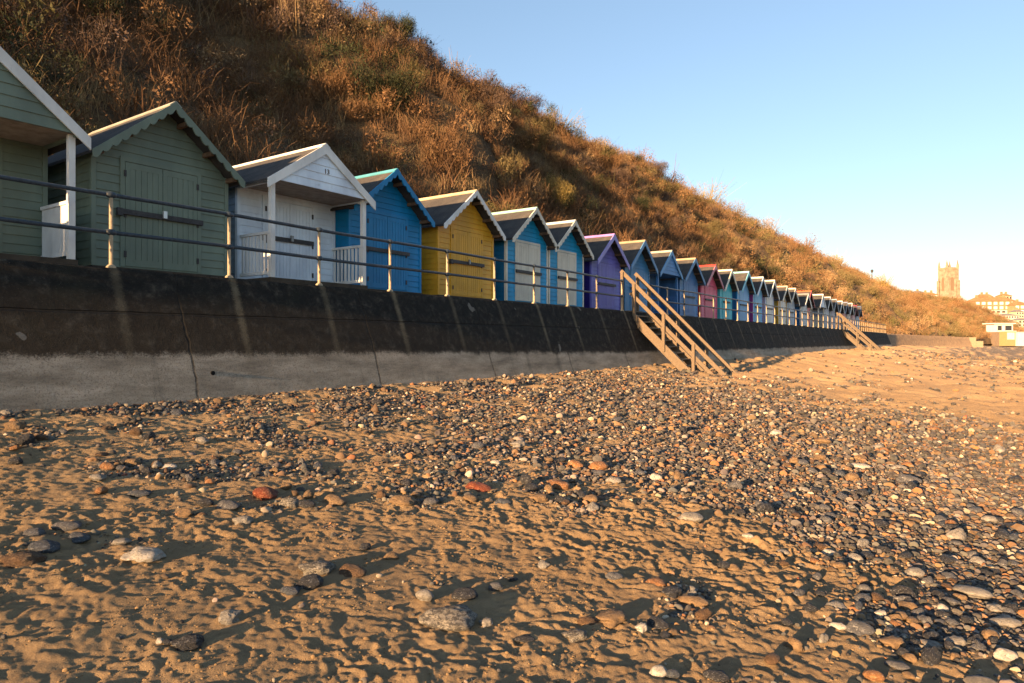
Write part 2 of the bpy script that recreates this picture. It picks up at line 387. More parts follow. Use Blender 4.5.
# ------------------------------------------------------------------ stairs
def stairs(x0, label, foot):
    wd = wood_mat(); W = 1.2; r = empty('beach_stairs', (x0, 10.3, WT), label, 'stairs', 'wooden stairs down to the beach')
    z = lambda c: c + CZ - WT; y = lambda d: d - 10.3
    for sx in (0, W):
        MB().bar((sx, y(10.32), z(.98)), (sx, y(10.3 - foot), z(.98 - foot * .97)), .06, .29, (0, 0, 1)).build('stringer', wd, r, bevel=.006)
        MB().bar((sx, y(10.65), z(2.52)), (sx, y(6.85), z(2.52 - 3.80 * .985)), .06, .13, (0, 0, 1)).build('handrail', wd, r, bevel=.008)
        if True: MB().bar((sx + (.03 if sx == 0 else -.03), y(10.3), z(1.72)), (sx + (.03 if sx == 0 else -.03), y(7.2), z(1.72 - 3.1 * .965)), .045, .12, (0, 0, 1)).build('midrail', wd, r, bevel=.006)
        for dd in (10.58, 10.13, 9.03, 7.98):
            top = 2.52 - (10.65 - dd) * .985 + .02; bot = (1.0 if dd > 10.3 else .98 - (10.3 - dd) * .97 - .1)
            MB().box(sx - .05 + (-.055 if sx == 0 else .055), sx + .05 + (-.055 if sx == 0 else .055), y(dd) - .05, y(dd) + .05, z(bot), z(top)).build('post', wd, r, bevel=.006)
    for i in range(11):
        d = 10.22 - .225 * i; zz = .93 - .218 * i
        MB().box(.032, W - .032, y(d) - .12, y(d) + .12, z(zz) - .045, z(zz)).build('tread', wd, r, bevel=.004)
    MB().box(.032, W - .032, y(10.34), y(10.75), z(1.06), z(1.10)).build('landing_board', wd, r, bevel=.004)
stairs(22.2, 'near flight of wooden beach stairs leaning down from the purple and blue huts', 2.75)
stairs(65.2, 'far small flight of wooden beach stairs near the end of the hut row', 2.55)

# ------------------------------------------------------------------ beach huts
def gable_z(x, hw, ze, zr, ov): return zr - (zr - ze) * abs(x) / (hw + ov)
def lap(mb, x0, x1, y, z0, z1, hw, clip, pitch=.135, out=.019):
    """horizontal lapped boards on the plane y, front towards -y; clip(z) = half width allowed"""
    z = z0
    while z < z1 - .005:
        zt = min(z + pitch, z1); a0, b0 = max(x0, -clip(z)), min(x1, clip(z)); a1, b1 = max(x0, -clip(zt)), min(x1, clip(zt))
        if b0 - a0 > .02:
            if b1 < a1: a1 = b1 = (a1 + b1) / 2
            mb.add([(a0, y - out, z), (b0, y - out, z), (b1, y - .002, zt), (a1, y - .002, zt), (a0, y, z), (b0, y, z)], [(0, 1, 2, 3), (4, 5, 1, 0), (4, 0, 3), (1, 5, 2)])
        z = zt
def lap_side(mb, x, sgn, y0, y1, z0, z1, pitch=.135, out=.014):
    z = z0
    while z < z1 - .005:
        zt = min(z + pitch, z1)
        mb.add([(x + sgn * out, y0, z), (x + sgn * out, y1, z), (x + sgn * .002, y1, zt), (x + sgn * .002, y0, zt), (x, y0, z), (x, y1, z)], [(0, 1, 2, 3), (4, 5, 1, 0), (4, 0, 3), (1, 5, 2)]); z = zt
dark_iron = solid('dark_iron', (.06, .058, .06), .6, .3, .3, 20)
soffit = solid('bare_roof_underside', (.16, .10, .06), .8, 0, .3, 8)
def hut(xc, wdt, yf, label, wall, side=None, door=None, barge=None, ridge=None, zr=4.0, ze=2.95, porch=None, scallop=False, corner=None,
        frame=None, over=.33, detail=1, dw=.62, depth=2.5, boarded=False, number=None, dx=0., cat='beach hut', panel=None, rail_col=None):
    side = side or wall; door = door or wall; barge = barge or wall; ridge = ridge or barge
    ZB = 1.20
    r = empty('beach_hut', (xc, yf, ZB + CZ), label, cat, 'row of painted beach huts')
    h = wdt / 2; ov = .13; top = zr - ZB; ev = ze - ZB; slope = (top - ev) / (h + ov)
    L = lambda x: top - slope * abs(x)
    clip = lambda z: (h if z <= L(h) - .06 else max(0, (top - .06 - z) / slope))
    y0 = 0; back = depth
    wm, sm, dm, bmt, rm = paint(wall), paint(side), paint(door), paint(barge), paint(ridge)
    # plinth
    MB().box(-h - .03, h + .03, y0 - (porch or 0) - .06, back + .03, -(ZB + CZ - PZ), -.003).build('plinth', solid('old_plinth_boards', (.07, .055, .04), .85), r)
    f = MB(); lap(f, -h, h, y0, 0, top - .06, h, clip); f.build('front_wall', wm, r)
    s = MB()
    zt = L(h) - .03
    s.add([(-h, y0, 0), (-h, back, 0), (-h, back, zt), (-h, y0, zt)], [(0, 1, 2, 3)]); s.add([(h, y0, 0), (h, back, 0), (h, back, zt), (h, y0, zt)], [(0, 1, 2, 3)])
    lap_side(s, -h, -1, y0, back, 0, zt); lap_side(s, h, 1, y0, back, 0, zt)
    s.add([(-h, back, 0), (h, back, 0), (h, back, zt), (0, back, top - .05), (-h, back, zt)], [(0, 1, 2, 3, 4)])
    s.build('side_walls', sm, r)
    cw = .035
    for sg in (-1, 1): MB().box(sg * h - cw, sg * h + cw, y0 - .028, y0 + .05, 0, zt - .03).build('corner_trim', paint(corner) if corner else wm, r)
    # roof
    yr0 = -(porch or 0) - over; yr1 = back + .08; th = .045
    ro = MB(); fl = 0
    for sg in (-1, 1):
        xe = sg * (h + ov + .02); p = [(0, yr0, top), (xe, yr0, L(xe)), (xe, yr1, L(xe)), (0, yr1, top)]
        ro.prism(p, (0, 0, -th))
    ro.build('roof', felt_mat(), r)
    for sg in (-1, 1):
        for fr in ((.18, .55, .9) if detail else ()):
            x = sg * (h + ov) * fr; MB().box(x - .03, x + .03, yr0 + .03, y0 - .02, L(abs(x) + .03) - th - .075, L(abs(x) + .03) - th - .003).build('purlin', soffit if not porch else wm, r)
    rc = MB(); rc.bar((-.05, yr0 - .03, L(.05) + .012), (-.05, yr1, L(.05) + .012), .13, .022, (-slope, 0, 1)); rc.bar((.05, yr0 - .03, L(.05) + .0121), (.05, yr1, L(.05) + .0121), .13, .022, (slope, 0, 1))
    rc.build('ridge_cap', rm, r)
    # bargeboards
    bw = .17
    for sg in (-1, 1):
        n = 9; P = []
        xe = (h + ov + .03)
        up = [(0, L(0) + .005), (xe, L(xe) + .005)]
        lo = []
        if scallop:
            for k in range(n):
                for q in range(7):
                    u = (k + q / 7.) / n; x = xe * (1 - u); lo.append((x, L(x) - bw * .62 - .055 * math.sin(math.pi * q / 7.)))
            lo.append((0, L(0) - bw * .7))
        else: lo = [(xe, L(xe) - bw), (0, L(0) - bw * 1.15)]
        P = [(sg * x, yr0 - .035, z) for x, z in up + lo]
        MB().prism(P, (0, .03, 0)).build('bargeboard', bmt, r)
    # door
    xd0, xd1 = -dw + dx, dw + dx; dh = min(1.92, ev - .02) if not porch else 1.68
    fm = paint(frame) if frame else dm
    fr = MB(); fr.box(xd0 - .07, xd0, y0 - .034, y0 - .001, 0.02, dh + .07); fr.box(xd1, xd1 + .07, y0 - .034, y0 - .001, .02, dh + .07); fr.box(xd0, xd1, y0 - .034, y0 - .001, dh, dh + .07)
    fr.build('door_frame', fm, r)
    for a, b, e in ((xd0 + .008, dx - .006, xd0), (dx + .006, xd1 - .008, xd1)):
        d = MB(); d.box(a, b, y0 - .022, y0 - .0005, .03, dh - .012); k = 5; st = .07
        d.box(a, a + st, y0 - .036, y0 - .0225, .03, dh - .012); d.box(b - st, b, y0 - .036, y0 - .0225, .03, dh - .012)
        d.box(a + st, b - st, y0 - .036, y0 - .0225, dh - .11, dh - .012); d.box(a + st, b - st, y0 - .036, y0 - .0225, .03, .14)
        w_ = (b - a - 2 * st) / k
        for i in range(k): d.box(a + st + i * w_ + .004, a + st + (i + 1) * w_ - .004, y0 - .031, y0 - .0226, .14, dh - .11)
        leaf = d.build('door', dm, r)
        if detail > 1:
            for zz in (.22, dh / 2, dh - .2): MB().box(e - .018, e + .018, y0 - .05, y0 - .0365, zz - .05, zz + .05).build('hinge', dark_iron, leaf)
    if detail:
        zz = .86
        bar = MB().box(xd0 - .08, xd1 - (.0 if porch else -.08), y0 - .085, y0 - .045, zz, zz + .085).build('lock_bar', dark_iron, r)
        if detail > 1:
            MB().box(xd0 - .14, xd0 - .06, y0 - .1, y0 - .03, zz - .03, zz + .09).build('bracket', dark_iron, bar)
            MB().box(dx - .03, dx + .03, y0 - .125, y0 - .0855, zz + .02, zz + .14).build('padlock', solid('bright_metal', (.6, .6, .6) if xc < 7 else (.2, .2, .2), .4, .6), bar)
    if porch:
        yp = -porch
        g = MB(); zl = ev - .0
        for sg in (0,):
            lap(g, -h - .05, h + .05, yp - over + .03, zl, top - .1, h, lambda z: max(0, (top - .07 - z) / slope), .16)
            g.add([(-h - .08, yp - over + .034, zl), (h + .08, yp - over + .034, zl), (0, yp - over + .034, top - .08)], [(0, 1, 2)])
        g.build('gable_panel', paint(panel) if panel else wm, r)
        ce = MB(); ce.box(-h, h, yp - over + .06, y0 - .02, zl + .0, zl + .03); ce.build('porch_ceiling', solid('bare_ceiling', (.30, .27, .24), .7) if detail > 1 else wm, r)
        tr = paint(rail_col) if rail_col else wm
        for sg in (-1, 1):
            x = sg * (h - .04); MB().box(x - .045, x + .045, yp - .045, yp + .045, 0, L(abs(x) + .05) - .05).build('porch_post', tr, r, bevel=.006)
            b = MB(); xx = x; b.box(xx - .03, xx + .03, yp + .05, y0 - .03, .82, .87); b.box(xx - .025, xx + .025, yp + .05, y0 - .03, .06, .12)
            k = 8
            for i in range(k):
                yy = yp + .1 + (porch - .2) * i / (k - 1)
                if boarded: b.box(xx - .012, xx + .012, yy - .055, yy + .055, .121, .815)
                else: b.box(xx - .016, xx + .016, yy - .022, yy + .022, .121, .815)
            b.build('balustrade', tr, r)
    if number:
        cu = bpy.data.curves.new('number', 'FONT'); cu.body = number; cu.size = .14; cu.align_x = 'CENTER'; cu.extrude = .004
        o = bpy.data.objects.new('number', cu); COL.objects.link(o); o.parent = r; o.rotation_euler = (R(90), 0, 0)
        o.location = (.05, (-(porch or 0) - over + .01) if porch else y0 - .02, ev + .33); bpy.context.view_layer.update()
        me_ = bpy.data.meshes.new_from_object(o.evaluated_get(bpy.context.evaluated_depsgraph_get())); me_.materials.clear(); me_.materials.append(solid('brown_lettering', (.16, .09, .05), .6))
        q = bpy.data.objects.new('number', me_); COL.objects.link(q); q.parent = r; q.rotation_euler = o.rotation_euler; q.location = o.location; bpy.data.objects.remove(o); bpy.data.curves.remove(cu)
    return r
GREEN = (.20, .255, .20); WHITE = (.78, .78, .76); CREAMW = (.70, .66, .56); BLUE = (.004, .23, .50); YEL = (.74, .40, .035); SKYB = (.015, .34, .62)
PURP = (.16, .15, .50); MBLUE = (.065, .24, .46); PINK = (.74, .15, .25); RED = (.48, .02, .035); TURQ = (.07, .52, .62); LBLUE = (.20, .45, .74)
MAG = (.35, .06, .30); LILAC = (.42, .42, .66); PALE = (.62, .68, .75); DBLUE = (.008, .06, .24)
hut(.55, 2.28, 11.5, 'unseen closed dull green beach hut added outside the left edge to shade the green porch hut', (.115, .165, .118), detail=1)  # out of view, added to keep the low sun off the porch hut
hut(3.40, 2.36, 12.0, 'cut-off green beach hut with open porch and white bargeboard at the left edge', GREEN, barge=WHITE, ridge=WHITE, zr=4.12, ze=3.02, porch=1.0, over=.14, boarded=True, detail=2, rail_col=WHITE, dw=.55)
hut(6.20, 2.28, 11.5, 'closed green beach hut with scalloped green bargeboards', GREEN, scallop=True, ridge=(.42, .42, .36), zr=4.01, ze=2.95, detail=2, dx=-.05, side=GREEN)
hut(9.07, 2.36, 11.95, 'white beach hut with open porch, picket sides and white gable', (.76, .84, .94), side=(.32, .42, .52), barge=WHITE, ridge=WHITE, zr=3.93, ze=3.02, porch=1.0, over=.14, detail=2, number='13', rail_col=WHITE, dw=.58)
hut(11.45, 2.28, 11.5, 'bright blue beach hut with scalloped blue edge, between white and yellow huts', BLUE, ridge=(.10, .36, .45), scallop=True, zr=3.98, ze=2.95, detail=2, side=BLUE)
hut(14.45, 2.34, 11.5, 'mustard yellow beach hut with white scalloped bargeboards', YEL, barge=WHITE, ridge=(.62, .48, .30), scallop=True, zr=4.04, ze=2.98, detail=2)
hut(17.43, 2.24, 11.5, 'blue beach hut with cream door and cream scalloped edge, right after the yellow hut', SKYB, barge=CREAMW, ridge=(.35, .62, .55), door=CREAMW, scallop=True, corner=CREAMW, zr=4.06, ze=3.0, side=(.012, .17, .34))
hut(19.80, 2.24, 11.5, 'blue beach hut with cream door, beside the purple hut', SKYB, barge=CREAMW, ridge=(.5, .58, .6), door=CREAMW, scallop=True, corner=CREAMW, zr=4.02, ze=2.97, dw=.55)
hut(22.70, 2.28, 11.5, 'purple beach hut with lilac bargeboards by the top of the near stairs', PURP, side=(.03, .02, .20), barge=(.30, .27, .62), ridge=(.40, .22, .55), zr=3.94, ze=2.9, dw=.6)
hut(25.45, 2.28, 11.5, 'mid blue beach hut with closed front, seen just above the near stairs', MBLUE, ridge=(.38, .30, .2), barge=(.10, .25, .46), zr=4.05, ze=2.95)
hut(28.50, 2.28, 12.3, 'mid blue beach hut with an open dark porch', (.06, .20, .46), side=MBLUE, barge=(.10, .28, .52), ridge=(.45, .40, .34), zr=3.98, ze=2.92, porch=.85, over=.2, dw=.5)
hut(31.25, 2.30, 11.5, 'mid blue beach hut standing left of the pink hut', (.07, .20, .44), barge=(.08, .22, .42), ridge=(.42, .33, .22), zr=3.92, ze=2.88)
hut(34.15, 2.34, 11.5, 'pink beach hut with dark red side and red ridge', PINK, side=RED, barge=(.55, .22, .27), ridge=(.60, .06, .05), zr=3.87, ze=2.8, frame=(.5, .10, .16))
hut(36.55, 2.0, 11.4, 'narrow turquoise beach hut with off-white bargeboards', TURQ, barge=CREAMW, ridge=CREAMW, zr=3.84, ze=2.8, dw=.5)
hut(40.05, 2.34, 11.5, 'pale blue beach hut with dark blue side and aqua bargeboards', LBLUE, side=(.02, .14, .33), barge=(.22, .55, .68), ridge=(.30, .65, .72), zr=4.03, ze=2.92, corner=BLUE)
hut(43.15, 2.2, 11.5, 'pale blue beach hut with magenta side', (.22, .52, .76), side=MAG, barge=(.65, .74, .80), ridge=(.55, .66, .66), zr=3.96, ze=2.88, corner=MAG)
hut(45.50, 2.1, 11.4, 'white beach hut with mauve corner boards, right of the magenta-sided hut', PALE, barge=WHITE, ridge=CREAMW, zr=3.94, ze=2.85, corner=LILAC, door=WHITE)
hut(47.35, 1.5, 12.4, 'small set-back slate blue hut squeezed between white and yellow-sided huts', (.16, .22, .42), barge=WHITE, zr=3.72, ze=2.9, dw=.4, depth=1.8)
hut(49.35, 2.3, 11.5, 'white-fronted beach hut with yellow side and yellow corners', (.66, .62, .52), side=(.50, .36, .08), barge=CREAMW, ridge=(.55, .46, .34), zr=3.82, ze=2.8, corner=YEL, frame=YEL, door=WHITE)
hut(51.85, 2.2, 11.5, 'pale grey-blue beach hut right of the yellow-sided hut', (.42, .50, .60), barge=CREAMW, ridge=(.65, .62, .5), zr=3.83, ze=2.8)
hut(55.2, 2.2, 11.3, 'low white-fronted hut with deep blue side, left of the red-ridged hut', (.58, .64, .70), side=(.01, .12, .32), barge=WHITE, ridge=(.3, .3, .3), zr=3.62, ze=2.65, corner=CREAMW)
hut(58.3, 2.3, 11.7, 'salmon pink beach hut with red roof ridge, towards the far end', (.66, .16, .16), side=(.36, .05, .06), barge=(.40, .07, .09), ridge=(.60, .14, .06), zr=4.05, ze=2.9, corner=(.6, .5, .4))
hut(62.4, 2.4, 12.3, 'white beach hut with open dark porch near the far end', (.55, .57, .62), side=(.08, .08, .09), barge=WHITE, ridge=WHITE, zr=4.0, ze=2.9, porch=.9, over=.16, panel=(.62, .70, .82), rail_col=CREAMW)  # near-black side colour stands in for the dark open porch side
hut(65.35, 2.2, 11.5, 'pale grey hut with white trim just past the far white porch hut', (.46, .50, .58), barge=(.55, .55, .55), zr=3.93, ze=2.85, detail=0)
hut(68.3, 2.2, 11.5, 'dull lilac hut with cream corners, third of the far dark-roofed cluster', (.40, .38, .48), barge=(.3, .34, .4), zr=3.88, ze=2.8, detail=0, corner=CREAMW)
hut(71.4, 2.2, 11.5, 'blue hut with pale edge in the far dark-roofed cluster', (.14, .27, .46), barge=WHITE, zr=3.86, ze=2.8, detail=0)
hut(74.4, 2.2, 11.5, 'faded pink hut with dark roof in the far cluster', (.60, .20, .22), barge=(.2, .25, .36), zr=3.9, ze=2.8, detail=0, corner=CREAMW)
hut(77.3, 2.2, 11.5, 'cream hut with cream ridge at the head of the far stairs', (.62, .52, .46), barge=WHITE, ridge=CREAMW, zr=3.93, ze=2.85, detail=0)
hut(80.3, 2.2, 11.5, 'pinkish white hut, second from the far end of the row', (.66, .38, .40), barge=(.25, .06, .09), zr=3.85, ze=2.8, detail=0)
hut(83.3, 2.2, 11.5, 'pale blue hut, last of the whole row', (.36, .48, .62), barge=(.12, .16, .26), zr=3.85, ze=2.8, detail=0)

# ------------------------------------------------------------------ the cliff and the hills
KX = [-80, 0, 60, 100, 140, 179, 230, 305, 346, 385, 420, 450, 500, 560, 640, 700, 782, 900, 1100]
KF = [15.6, 15.6, 15.6, 15.4, 13.6, 9.6, 5.5, 1.5, -5, -14, -23, -12, 4, -18, -45, -40, -30, -30, -30]
KC = [43, 43.5, 44, 44, 43.5, 43, 41, 37, 30, 21, 10, 12, 40, 20, -10, -4, 8, 8, 8]
KH = [24, 24.4, 24.6, 24.4, 25.6, 24.8, 23.2, 21.4, 20.6, 20.6, 20.0, 11, 8, 16, 20, 24, 29, 29, 29]
def cliff_z(x, y):
    """height above the eye"""
    x = np.asarray(x, float); y = np.asarray(y, float)
    a = np.interp(x, KX, KF); b = np.interp(x, KX, KC); H = np.interp(x, KX, KH)
    u = (y - a) / (b - a); uc = np.clip(u, 0, 1)
    z = 1.0 + (H - 1.0) * (1 - (1 - uc) ** 1.22) + np.maximum(u - 1, 0) * .4
    env = sst(0, .12, u) * sst(0, 40, 460 - x)
    g = 1.4 * vn(x / 13., uc * 1.6 + x / 40., 81) + 1.0 * vn(x / 5.5, y / 6., 82) + .75 * vn(x / 2.6, y / 2.8, 83)
    def rib(x0, y0, k, wd, amp, ua, ub): return amp * np.exp(-((x - x0 + k * (y - y0)) / wd) ** 2) * sst(ua - .1, ua + .1, u) * sst(ub + .12, ub - .12, u)
    g = g + rib(4, 28, .4, 4.5, 1.8, .36, 1.0) + rib(12.8, 28, .55, 2.0, 1.8, .42, .8) + rib(17.2, 28, .55, 2.4, -1.9, .38, .85) + rib(26, 28, .55, 5, 2.6, .2, .95)  # ribs and gullies shaped so the low sun shades the left slope
    g = g + rib(33, 34, .6, 2.2, -1.8, .4, .8) + rib(42, 33, .7, 4., 1.8, .2, .95) + rib(54, 33, .9, 4, -1.4, .3, .8) + rib(64, 33, .9, 5, 1.6, .2, .95) + rib(84, 33, .9, 4, -1.6, .3, .85) + rib(95, 33, .9, 6, 1.8, .2, 1.)
    z = z + g * env * (1 - .55 * sst(.85, 1.05, u))
    return z
xs = np.concatenate([np.arange(-75, 110, .7), np.arange(110, 470, 2.2), np.arange(470, 1100, 9)])
us = np.concatenate([np.linspace(-.02, 1, 80), np.linspace(1.03, 2.2, 14), [3, 5, 9, 16]])
GX, GU = np.meshgrid(xs, us); a = np.interp(GX, KX, KF); b = np.interp(GX, KX, KC); GY = a + GU * (b - a)
GZ = cliff_z(GX, GY) + CZ; GZ = np.where(GU < 0, GZ - 2.0, GZ)
GZ = np.where(GU > 2.5, GZ[-5:-4, :].repeat(len(us), 0), GZ)
n, m = GX.shape; idx = np.arange(n * m).reshape(n, m)
FQ = np.stack([idx[:-1, :-1], idx[:-1, 1:], idx[1:, 1:], idx[1:, :-1]], -1).reshape(-1, 4)
me = raw_mesh('hillside', np.stack([GX, GY, GZ], -1).reshape(-1, 3), FQ, True)
t = NT('cliff_soil'); n1 = t.noise(.09, 6, .65); n2 = t.noise(.9, 7, .7); n3 = t.noise(6, 5, .7)
c = t.ramp(n1, [(.3, (.065, .048, .024)), (.48, (.11, .07, .036)), (.62, (.16, .105, .05)), (.8, (.075, .07, .028))])
c = t.mix(t.f(n2, .42, .66, 0, .7), c, (.075, .05, .028)); c = t.mix(t.f(n3, .5, .7, 0, .5), c, (.26, .18, .09))
t.bump(t.math('ADD', n2, t.math('MULTIPLY', n3, .3)), 1, .5)
tag(link('hillside', me, t.out(c, .95)), kind='structure')

# ---- templates for vegetation (unit size); each returns (V, F quads)
def ribbon(pts, w0, w1, rng):
    pts = np.array(pts); n = len(pts); a = rng.uniform(0, math.pi); s = np.array([math.cos(a), math.sin(a), 0.]) ; V = []
    for i, p in enumerate(pts):
        w_ = w0 + (w1 - w0) * i / (n - 1); V += [p - s * w_ / 2, p + s * w_ / 2]
    return V, [(2 * i, 2 * i + 1, 2 * i + 3, 2 * i + 2) for i in range(n - 1)]
def merge(parts):
    V = []; Fs = []; b = 0
    for v, f in parts: V += list(v); Fs += [tuple(i + b for i in q) for q in f]; b += len(v)
    return np.array(V, float), np.array(Fs, int)
def leaf(p, s, rng):
    d = rng.normal(size=3); d /= np.linalg.norm(d); e = np.cross(d, rng.normal(size=3)); e /= np.linalg.norm(e)
    return [p - d * s, p + e * s * .5, p + d * s, p - e * s * .5], [(0, 1, 2, 3)]
def t_grass(seed, n=46):
    g = np.random.default_rng(seed); P = []
    for i in range(n):
        a = g.uniform(0, 6.283); r = abs(g.normal()) * .32; h = g.uniform(.45, 1.0); l = g.normal(size=2) * .16
        b = np.array([r * math.cos(a), r * math.sin(a), -.08]); P.append(ribbon([b, b + [l[0] * .4, l[1] * .4, h * .6], b + [l[0] * 1.5, l[1] * 1.5, h]], .020, .006, g))
    return merge(P)
def t_bramble(seed, n=52, lv=110):
    g = np.random.default_rng(seed); P = []
    for i in range(n):
        a = g.uniform(0, 6.283); r = g.uniform(0, .6); b = np.array([r * math.cos(a), r * math.sin(a), -.05]); d = g.uniform(0, 6.283); ln = g.uniform(.4, 1.1); h = g.uniform(.35, .85)
        dd = np.array([math.cos(d), math.sin(d), 0]); sd = np.array([-dd[1], dd[0], 0]) * g.normal() * .25
        P.append(ribbon([b + dd * ln * u + sd * u * u + np.array([0, 0, h * 4 * u * (1 - .62 * u) * .8]) for u in (0, .25, .5, .75, 1)], .022, .008, g))
    for i in range(lv):
        p = g.normal(size=3) * [.5, .5, .22] + [0, 0, .38]; P.append(leaf(p, g.uniform(.014, .03), g))
    return merge(P)
def t_bush(seed, lv=150, tw=34, ls=.075):
    g = np.random.default_rng(seed); P = []; lob = [(g.normal(size=3) * [.42, .42, .2] + [0, 0, .5], g.uniform(.3, .5)) for _ in range(6)]
    for i in range(lv):
        c, r = lob[g.integers(6)]; d = g.normal(size=3); d /= np.linalg.norm(d); P.append(leaf(c + d * r * g.uniform(.6, 1.05), g.uniform(.6, 1.3) * ls, g))
    for i in range(tw):
        d = g.normal(size=3) * [.5, .5, .25] + [0, 0, .75]; l = g.uniform(.7, 1.25); m_ = d * l * .5 + g.normal(size=3) * .06
        P.append(ribbon([np.array([0, 0, -.1]) + g.normal(size=3) * [.15, .15, 0], m_, d * l + g.normal(size=3) * .05], .03, .008, g))
    return merge(P)
def t_twiggy(seed, n=26):
    """upright bare shrub: forking stems"""
    g = np.random.default_rng(seed); P = []
    def grow(p, d, l, w_, k):
        q = p + d * l; P.append(ribbon([p, (p + q) / 2 + g.normal(size=3) * .02, q], w_, w_ * .6, g))
        if k:
            for _ in range(3 if k > 1 else 4):
                e = d + g.normal(size=3) * .38; e[2] += .12; e /= np.linalg.norm(e); grow(p + d * l * g.uniform(.5, 1), e, l * g.uniform(.55, .8), w_ * .6, k - 1)
    for i in range(n // 4):
        d = g.normal(size=3) * [.28, .28, .1] + [0, 0, 1]; d /= np.linalg.norm(d); grow(g.normal(size=3) * [.14, .14, 0], d, .42, .03, 3)
    return merge(P)
def t_twigball(seed, n=240, w0=.016, lv=60, core=170, cs=1.):
    """rounded leafless shrub: thin stems fanning out to an uneven shell"""
    g = np.random.default_rng(seed); P = []; lob = [(g.normal(size=3) * [.4, .4, .12] + [0, 0, .42], g.uniform(.35, .6)) for _ in range(5)]
    for i in range(n):
        c, r = lob[g.integers(5)]; d = g.normal(size=3); d[2] = abs(d[2]) * .9 - .15; d /= np.linalg.norm(d); e = c + d * r * g.uniform(.75, 1.12)
        b = np.array([c[0] * .5, c[1] * .5, -.1]) + g.normal(size=3) * [.12, .12, .05] if i % 6 == 0 else c + (e - c) * g.uniform(.3, .65) + g.normal(size=3) * .08
        m_ = (b + e) / 2 + g.normal(size=3) * .07 + [0, 0, .05]; P.append(ribbon([b, m_, e], w0, w0 * .4, g))
    for i in range(lv):
        c, r = lob[g.integers(5)]; d = g.normal(size=3); d /= np.linalg.norm(d); P.append(leaf(c + d * r * g.uniform(.5, 1.02), g.uniform(.015, .035), g))
    for i in range(core):
        c, r = lob[g.integers(5)]; d = g.normal(size=3); d /= np.linalg.norm(d); P.append(leaf(c + d * r * g.uniform(.35, .72), g.uniform(.035, .07) * cs, g))
    return merge(P)
def bake(temps, pos, yaw, scl, which, tint=None):
    Vs = []; Fs = []; Cs = []; b = 0
    for k, (V, Fk) in enumerate(temps):
        s = np.where(which == k)[0]
        if not len(s): continue
        c, sn = np.cos(yaw[s])[:, None], np.sin(yaw[s])[:, None]
        x = V[:, 0][None] * scl[s, 0:1]; y = V[:, 1][None] * scl[s, 0:1]; z = V[:, 2][None] * scl[s, 1:2]
        W = np.stack([x * c - y * sn, x * sn + y * c, z], -1) + pos[s][:, None, :]
        Vs.append(W.reshape(-1, 3)); Fs.append((Fk[None] + (np.arange(len(s)) * len(V))[:, None, None] + b).reshape(-1, Fk.shape[1])); b += len(s) * len(V)
        if tint is not None: Cs.append(np.repeat(tint[s], len(V), 0))
    return np.vstack(Vs), np.vstack(Fs), (np.vstack(Cs) if tint is not None else None)
def veg_mat(name, stops, sc=.5, alt=None, trans=.0):
    t = NT(name); n = t.noise(sc, 4, .6); n2 = t.noise(sc * 9, 3)
    c = t.ramp(n, stops); c = t.mix(t.f(n2, .4, .7, 0, .5), c, alt or sc3(stops[0][1], .7))
    return t.out(c, .85)
M_STRAW = veg_mat('dry_grass', [(.3, (.22, .15, .07)), (.5, (.34, .24, .12)), (.7, (.46, .34, .18))], .4, (.28, .17, .08))
M_BRAM = veg_mat('dead_bramble', [(.3, (.10, .055, .03)), (.5, (.18, .10, .05)), (.7, (.27, .165, .08))], .6, (.12, .065, .035))
M_SCRUB = veg_mat('winter_scrub', [(.30, (.045, .048, .018)), (.40, (.12, .085, .032)), (.52, (.21, .13, .052)), (.62, (.15, .09, .045)), (.72, (.07, .06, .025))], .2, (.16, .10, .045))
M_STEM = veg_mat('bare_stems', [(.3, (.13, .085, .055)), (.7, (.24, .16, .10))], 1)

def scatter(x0, x1, per, keep):
    n = int((x1 - x0) * 34 * per); x = RNG.uniform(x0, x1, n); a = np.interp(x, KX, KF); b = np.interp(x, KX, KC)
    u = RNG.uniform(-.01, 1.12, n); y = a + u * (b - a); k = RNG.uniform(0, 1, n) < keep(x, y, u)
    x, y, u = x[k], y[k], u[k]; return np.stack([x, y, cliff_z(x, y) + CZ - .05], -1), u
def zone(x, y, u): return fbm(x / 9., y / 7., 91, 3)
# near part
bigX = 75
g_keep = lambda x, y, u: np.clip(.95 * sst(-.15, .25, zone(x, y, u) + .35 * sst(.45, .1, u) * sst(4, 10, x) - .35 * sst(.4, .8, u)), .03, 1)
P, u = scatter(-6, bigX, 1.7, g_keep); n = len(P)
V, Fk, _ = bake([t_grass(k) for k in range(4)], P, RNG.uniform(0, 6.28, n), np.stack([RNG.uniform(.7, 1.3, n), RNG.uniform(.4, 1.0, n) * (1 - .3 * sst(.3, .7, u))], -1), RNG.integers(0, 4, n))
tag(link('dry_grass', raw_mesh('dry_grass', V, Fk), M_STRAW), 'tall straw-coloured dead grass over the lower cliff behind the huts', 'grass', kind='stuff')
b_keep = lambda x, y, u: np.clip(1 - 1.0 * sst(-.1, .3, zone(x, y, u)), .40, 1)
P, u = scatter(-6, bigX, 1.7, b_keep); n = len(P)
V, Fk, _ = bake([t_bramble(10 + k) for k in range(4)], P, RNG.uniform(0, 6.28, n), np.stack([RNG.uniform(.8, 1.5, n), RNG.uniform(.7, 1.5, n)], -1), RNG.integers(0, 4, n))
tag(link('brambles', raw_mesh('brambles', V, Fk), M_BRAM), 'tangled brown dead brambles covering the cliff face', 'brambles', kind='stuff')
s_keep = lambda x, y, u: np.clip(sst(-.1, .35, fbm(x / 6., y / 6., 95, 3)) * (.35 + .65 * sst(.1, .5, u)) + .8 * sst(.85, .97, u), .42, 1)
